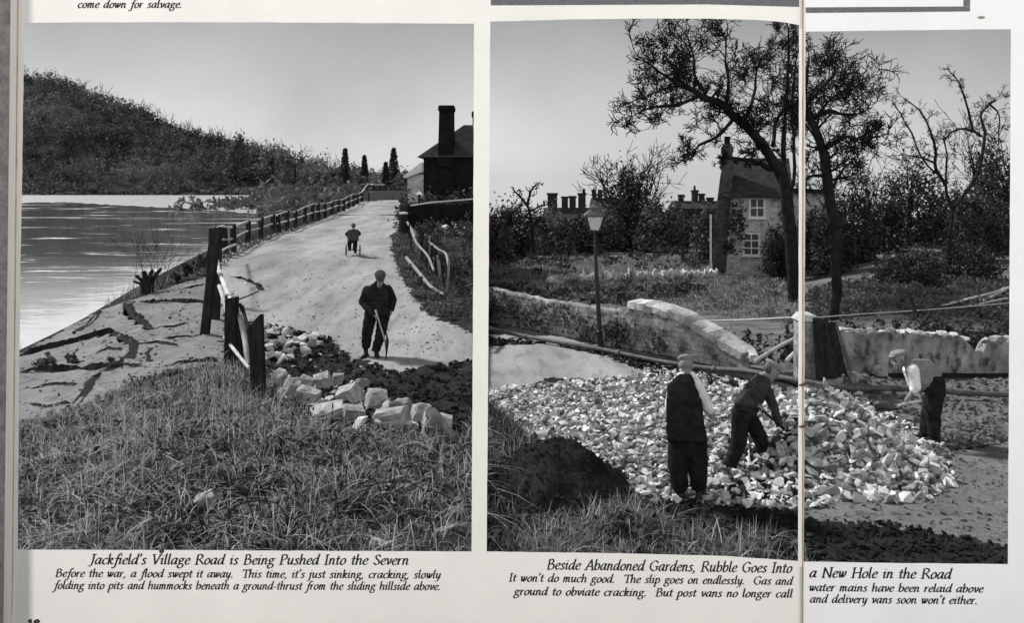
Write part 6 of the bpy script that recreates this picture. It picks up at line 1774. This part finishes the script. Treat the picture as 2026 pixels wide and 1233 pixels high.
# the big quarried blocks along the grass edge, each shaped and labelled on its own
def block(u, v, w, h, d, yaw, tilt_, roll, seed, label, lean=None):
    w, h, d = w * .88, h * .95, d * .8
    rr = np.random.default_rng(seed); g = G(u, v); s_ = F / g.y
    a, b_, c = w / s_ / 2, d / s_ / 2, h / s_ / 2
    Mx = Matrix.Translation(g + Vector((0, 0, c * .8))) @ Matrix.Rotation(R(yaw), 4, 'Z') @ Matrix.Rotation(R(tilt_), 4, 'Y') @ Matrix.Rotation(R(roll), 4, 'X')
    pts = [Mx @ Vector((a * i * rr.uniform(.6, 1.05), b_ * j * rr.uniform(.6, 1.05), c * k * rr.uniform(.65, 1.05))) for i in (-1, 1) for j in (-1, 1) for k in (-1, 1)]
    pts += [Mx @ Vector((a * rr.uniform(-1, 1) * .9, b_ * rr.uniform(-1, 1) * .9, c * rr.choice([-1.12, 1.12]))) for _ in range(5)]
    m = MB(); m.hull(pts, .5); me = m.mesh('stone_block'); bm = bmesh.new(); bm.from_mesh(me)
    bmesh.ops.triangulate(bm, faces=bm.faces[:]); bmesh.ops.subdivide_edges(bm, edges=bm.edges[:], cuts=4, use_grid_fill=True)
    for v_ in bm.verts: v_.co += Vector(mnoise.noise_vector(v_.co * 7)) * .014 + Vector(mnoise.noise_vector(v_.co * 19)) * .012
    bm.to_mesh(me); bm.free()
    tag(link_mesh('stone_block', me, M['bigstone'], base=g), label, 'stone block', 'large quarried stones along the grass edge')
BL = [(868,850,84,34,60,8,12,-8,'broad flat topped stone block at the right end of the row'), (872,872,26,86,30,-30,-22,30,'long narrow slab tipped steeply against the last block'), (775,845,78,40,54,-12,-10,10,'dark fronted block with a bright edge, second from the right'),
      (835,838,50,44,46,20,14,0,'squarish block behind the tipped narrow slab'), (744,808,52,44,44,30,20,16,'pointed block standing above the dark fronted one'), (690,800,60,44,50,-25,-24,18,'tall pale wedge with a sloping face in the middle of the row'),
      (650,828,80,30,60,10,-14,14,'long pale slab lying flat in front of the wedge'), (612,800,58,36,44,-20,14,8,'pale block with a bright top beside the long slab'), (576,790,36,44,34,40,10,16,'upright triangular stone near the last fence post'),
      (552,762,34,34,30,-30,20,8,'small pale stone close behind the last fence post'), (640,770,40,34,36,12,-16,12,'rounded grey stone behind the pale block'), (700,832,58,30,44,25,8,12,'low stone half under the middle wedge'),
      (606,772,36,30,30,-10,12,0,'grey stone behind the upright triangular one'), (668,760,26,22,24,15,0,12,'small stone on the dark soil behind the row'), (716,772,28,26,24,50,18,0,'lone small pale stone standing on the torn soil'), (795,815,46,30,40,-18,-10,6,'grey stone tucked behind the dark fronted block')]
for i, (u, v, w, h, d, yw_, ti, ro, lb) in enumerate(BL): block(u, v, w, h, d, yw_, ti, ro, 200 + i, lb)
block(408, 1000, 50, 26, 40, 20, -14, 10, 301, 'pale lump of stone half sunk in the foreground grass')
block(752, 1088, 46, 22, 36, -6, 8, 6, 302, 'white stone at the bottom of the left hand picture')
block(270, 838, 22, 14, 18, 12, 0, 0, 303, 'small white stone in the grass below the cracks')
block(1105, 985, 26, 24, 22, 12, 0, 0, 304, 'grey stone in the grass beside the soil heap')
# white rubble against the leaning boards
for k, (u, v, w, h) in enumerate([(1648,752,44,26),(1632,744,30,22),(1690,752,34,18),(1742,742,30,22)]): block(u, v, w, h, w, 15 * k, 5, 8, 310 + k, ['pale rubble lump at the foot of the leaning boards', 'smaller lump behind the one at the foot of the boards', 'grey lump right of the leaning boards', 'round lump below the ruined wall'][k])

# dark heap of dug soil at the left of the gardens picture
def soil_heap():
    g = G(1120, 985); s_ = F / g.y
    n, m_ = 46, 30; vs = []
    x0, x1 = g.x - 165 / s_, g.x + 150 / s_
    xs = np.linspace(x0, x1, n); y0, y1 = g.y - .75, g.y + 1.0; ys = np.linspace(y0, y1, m_)
    X, Yy = np.meshgrid(xs, ys)
    prof = np.interp((X - g.x) * s_, [-165, -120, -80, -30, 20, 60, 100, 150], [.26, .40, .58, .72, .66, .46, .22, -.08])
    cy = np.interp((Yy - g.y), [-.75, -.35, .1, .5, 1.0], [-.12, .55, 1.0, .75, -.1])
    Z = terrain(X, Yy) + np.where(cy > 0, prof * cy, cy)
    Z += np.array([[mnoise.noise(Vector((a * 3, b * 3, 0))) * .05 + mnoise.noise(Vector((a * 9, b * 9, 1))) * .035 for a, b in zip(ra, rb_)] for ra, rb_ in zip(X, Yy)])
    b = MB(); b.add(np.stack([X, Yy, Z], -1).reshape(-1, 3), [(j*n+i, j*n+i+1, (j+1)*n+i+1, (j+1)*n+i) for j in range(m_-1) for i in range(n-1)])
    rr = np.random.default_rng(12)
    for _ in range(900):
        i, j = int(rr.integers(2, n-2)), int(rr.integers(2, m_-2))
        vs, fs = CH[int(rr.integers(len(CH)))]; q = rr.uniform(.01, .034)
        b.add(vs @ (np.array(rot(rr)) * q).T + np.array([X[j, i] + rr.normal() * .03, Yy[j, i] + rr.normal() * .03, Z[j, i] + q * .3]), fs)
    tag(b.build('soil_heap', M['soil'], base=g), 'dark mound of freshly dug soil on the grass left of the rubble', 'soil heap')
    return xs, ys, Z
soil_heap()

# ------------------------------------------------------------------ grass
def blades(name, pts, hmin, hmax, wid, r, mk, lean=.8, clump=None, shade=(0, 1), seg=3, droop=.6, pale=None):
    pts = np.asarray(pts); N = len(pts)
    z = terrain(pts[:, 0], pts[:, 1])
    h = r.uniform(hmin, hmax, N)
    if clump is not None: h = h * clump(pts[:, 0], pts[:, 1])
    a = r.uniform(0, 6.283, N); d = np.stack([np.cos(a), np.sin(a)], 1)
    le = np.abs(r.normal(size=N)) * lean
    w = wid * r.uniform(.6, 1.4, N)
    side = np.stack([-d[:, 1], d[:, 0]], 1)
    fa = r.uniform(0, 6.283, N); side = np.stack([np.cos(fa), np.sin(fa)], 1)
    cols = []
    for k in range(seg + 1):
        t = k / seg
        out = le * (t ** 1.6) * h; up = h * (t - droop * le * .5 * t ** 2.5)
        cx, cy, cz = pts[:, 0] + d[:, 0] * out, pts[:, 1] + d[:, 1] * out, z + up - .01
        ww = w * (1 - t) ** .7 * .5
        if k < seg:
            cols.append(np.stack([cx - side[:, 0] * ww, cy - side[:, 1] * ww, cz], 1)); cols.append(np.stack([cx + side[:, 0] * ww, cy + side[:, 1] * ww, cz], 1))
        else: cols.append(np.stack([cx, cy, cz], 1))
    v = np.stack(cols, 1); nper = 2 * seg + 1
    fs = [(2*k, 2*k+1, 2*k+3, 2*k+2) for k in range(seg-1)] + [(2*seg-2, 2*seg-1, 2*seg)]
    sh = r.uniform(*shade, N) if pale is None else np.clip(pale(pts[:, 0], pts[:, 1]) + r.normal(size=N) * .22, 0, 1)
    o = link_mesh(name, quads_mesh(name, v, nper, fs, sh), M[mk]); o['kind'] = 'stuff'
    return o
def tuft(x, y):
    return 0.55 + 0.75 * np.clip(.5 + .5 * np.sin(x * 3.1 + 1.3 * np.sin(y * 2.2)) * np.sin(y * 3.7 + np.cos(x * 2.6)), 0, 1) ** 1.4
def patch(x, y):
    return np.clip(.42 + .34 * np.sin(x * 2.3 + 1.5 * np.sin(y * 1.7)) * np.sin(y * 2.9 + 1.1 * np.cos(x * 2.1)) + .2 * np.sin(x * 6.1 + y * 4.3), 0, 1)
def clumpy(x, y):
    n = np.sin(x * 4.3 + 1.7 * np.sin(y * 3.1)) * np.sin(y * 4.9 + 1.2 * np.cos(x * 3.7)) + .5 * np.sin(x * 9.1 - y * 7.3)
    return np.clip(.5 + .65 * n, .03, 1)
r = np.random.default_rng(2024)
GL_ = region([(20,832),(60,835),(150,820),(205,790),(262,757),(350,733),(440,722),(500,725),(545,778),(620,832),(700,868),(905,868),(950,880),(950,1100),(20,1100)])
GL_ = [p for p in GL_[:-2]] + [(-0.2, 7.2), (-5.2, 7.2)]
blades('grass', sample(GL_, 26000, r, clumpy), .06, .26, .014, r, 'grass', 1.35, tuft, pale=patch)
blades('dry_grass', sample(GL_, 8500, r, clumpy), .15, .46, .012, r, 'dry', 1.7, tuft, droop=.9, seg=4)
blades('dry_grass', sample(GL_, 300, r, lambda x, y: ((x > -5.2) & (y > 10.5)) * 1.0), .3, .6, .008, r, 'dry', .35, None, droop=.3, seg=3)
GR_ = region([(950,800),(1000,850),(1060,900),(1100,960),(1230,1010),(1330,1045),(1580,1075),(1580,1112),(950,1100)])
GR_ = [p for p in GR_[:-2]] + [(3.0, 7.6), (-0.3, 7.6)]
blades('grass', sample(GR_, 12000, r, clumpy), .08, .26, .013, r, 'grass', .8, tuft, pale=patch)
blades('dry_grass', sample(GR_, 3000, r, clumpy), .18, .45, .011, r, 'dry', .9, tuft, droop=.7, seg=4)
GV = region([(1590,1030),(1900,1062),(2060,1100),(2060,1125),(1590,1125)])
blades('grass', sample(GV, 1200, r), .02, .07, .008, r, 'grass', .9, None, shade=(0, .35))
VG = region([(778,480),(800,500),(830,545),(880,605),(950,655),(950,560),(880,480),(820,440),(797,440)])
blades('grass', sample(VG, 7000, r), .1, .35, .018, r, 'grass', .7, tuft, pale=patch)
BK = region([(36,700),(130,648),(203,610),(300,580),(405,546),(408,538),(300,570),(196,600),(100,640),(36,672)])
blades('reeds', sample(BK, 1900, r), .12, .5, .016, r, 'dry', .35, None, shade=(0, .8))
SE = region([(410,548),(520,480),(700,408),(690,400),(540,450),(425,505)])
blades('grass', sample(SE, 3500, r), .1, .4, .03, r, 'grass', .6, None, shade=(0, .6))
blades('grass', sample(region([(952,790),(1000,835),(1040,870),(1000,905),(952,905)]), 1500, r), .15, .4, .013, r, 'grass', .7, None, shade=(0, .4))
FG = region([(965,570),(1240,606),(1580,640),(1580,560),(1420,548),(965,545)])
blades('grass', sample(FG, 9000, r), .12, .4, .035, r, 'meadow', .6, tuft, pale=patch)
blades('grass', sample(region([(965,548),(1420,548),(1580,562),(1580,535),(1420,512),(965,512)]), 6000, r), .12, .4, .06, r, 'meadow', .6, None, shade=(.2, 1))
FG = region([(1600,640),(2010,640),(2010,560),(1600,572)])
blades('grass', sample(FG, 8000, r), .10, .3, .03, r, 'grass', .6, tuft, pale=patch)
# broad weed leaves among the grass
def rosettes(pts, size, r, mk):
    cs = []
    for x, y in pts:
        z = float(terrain(np.array([x]), np.array([y]))[0]); k = int(r.integers(10, 26))
        cs.append(np.stack([x + r.normal(size=k) * .12, y + r.normal(size=k) * .12, z + np.abs(r.normal(size=k)) * .07 + .02], 1))
    cs = np.concatenate(cs); q = leaf_quads(cs, np.full(len(cs), size), r)
    o = link_mesh('ground_leaves', quads_mesh('ground_leaves', q, 4, [(0, 1, 2, 3)], r.uniform(0, 1, len(cs))), M[mk]); o['kind'] = 'stuff'
blades('dry_grass', sample(GL_, 2600, r, lambda x, y: clumpy(x + 1.7, y + .6) ** 3), .15, .5, .012, r, 'dry', 1.6, tuft, droop=.9, seg=4, shade=(.6, 1))
rosettes(sample(GL_, 330, r), .05, r, 'leaf'); rosettes(sample(GL_, 170, r), .04, r, 'leafmid'); rosettes(sample(GR_, 200, r), .045, r, 'leaf')
# bramble canes arching over the foreground grass
t_ = MB()
for k in range(40):
    u, v = r.uniform(430, 900), r.uniform(850, 1080)
    g = G(u, v); a = r.uniform(0, 6.28); L_ = r.uniform(.3, .75)
    t_.tube(smooth_path([g, g + Vector((math.cos(a) * L_ * .3, math.sin(a) * .1, L_ * .6)), g + Vector((math.cos(a) * L_, math.sin(a) * .2, L_ * r.uniform(.15, .7)))], 4), [.006] * 9, 4)
o = t_.build('bramble_canes', M['twig']); o['kind'] = 'stuff'
t_ = MB()
for k in range(26):
    u, v = r.uniform(60, 560), r.uniform(860, 1080)
    g = G(u, v); a = r.uniform(0, 6.28); L_ = r.uniform(.15, .4)
    t_.tube([g + Vector((0, 0, .05)), g + Vector((math.cos(a) * L_, math.sin(a) * L_, .06 + r.uniform(0, .15)))], .009, 5)
o = t_.build('dry_sticks', M['dry']); o['kind'] = 'stuff'
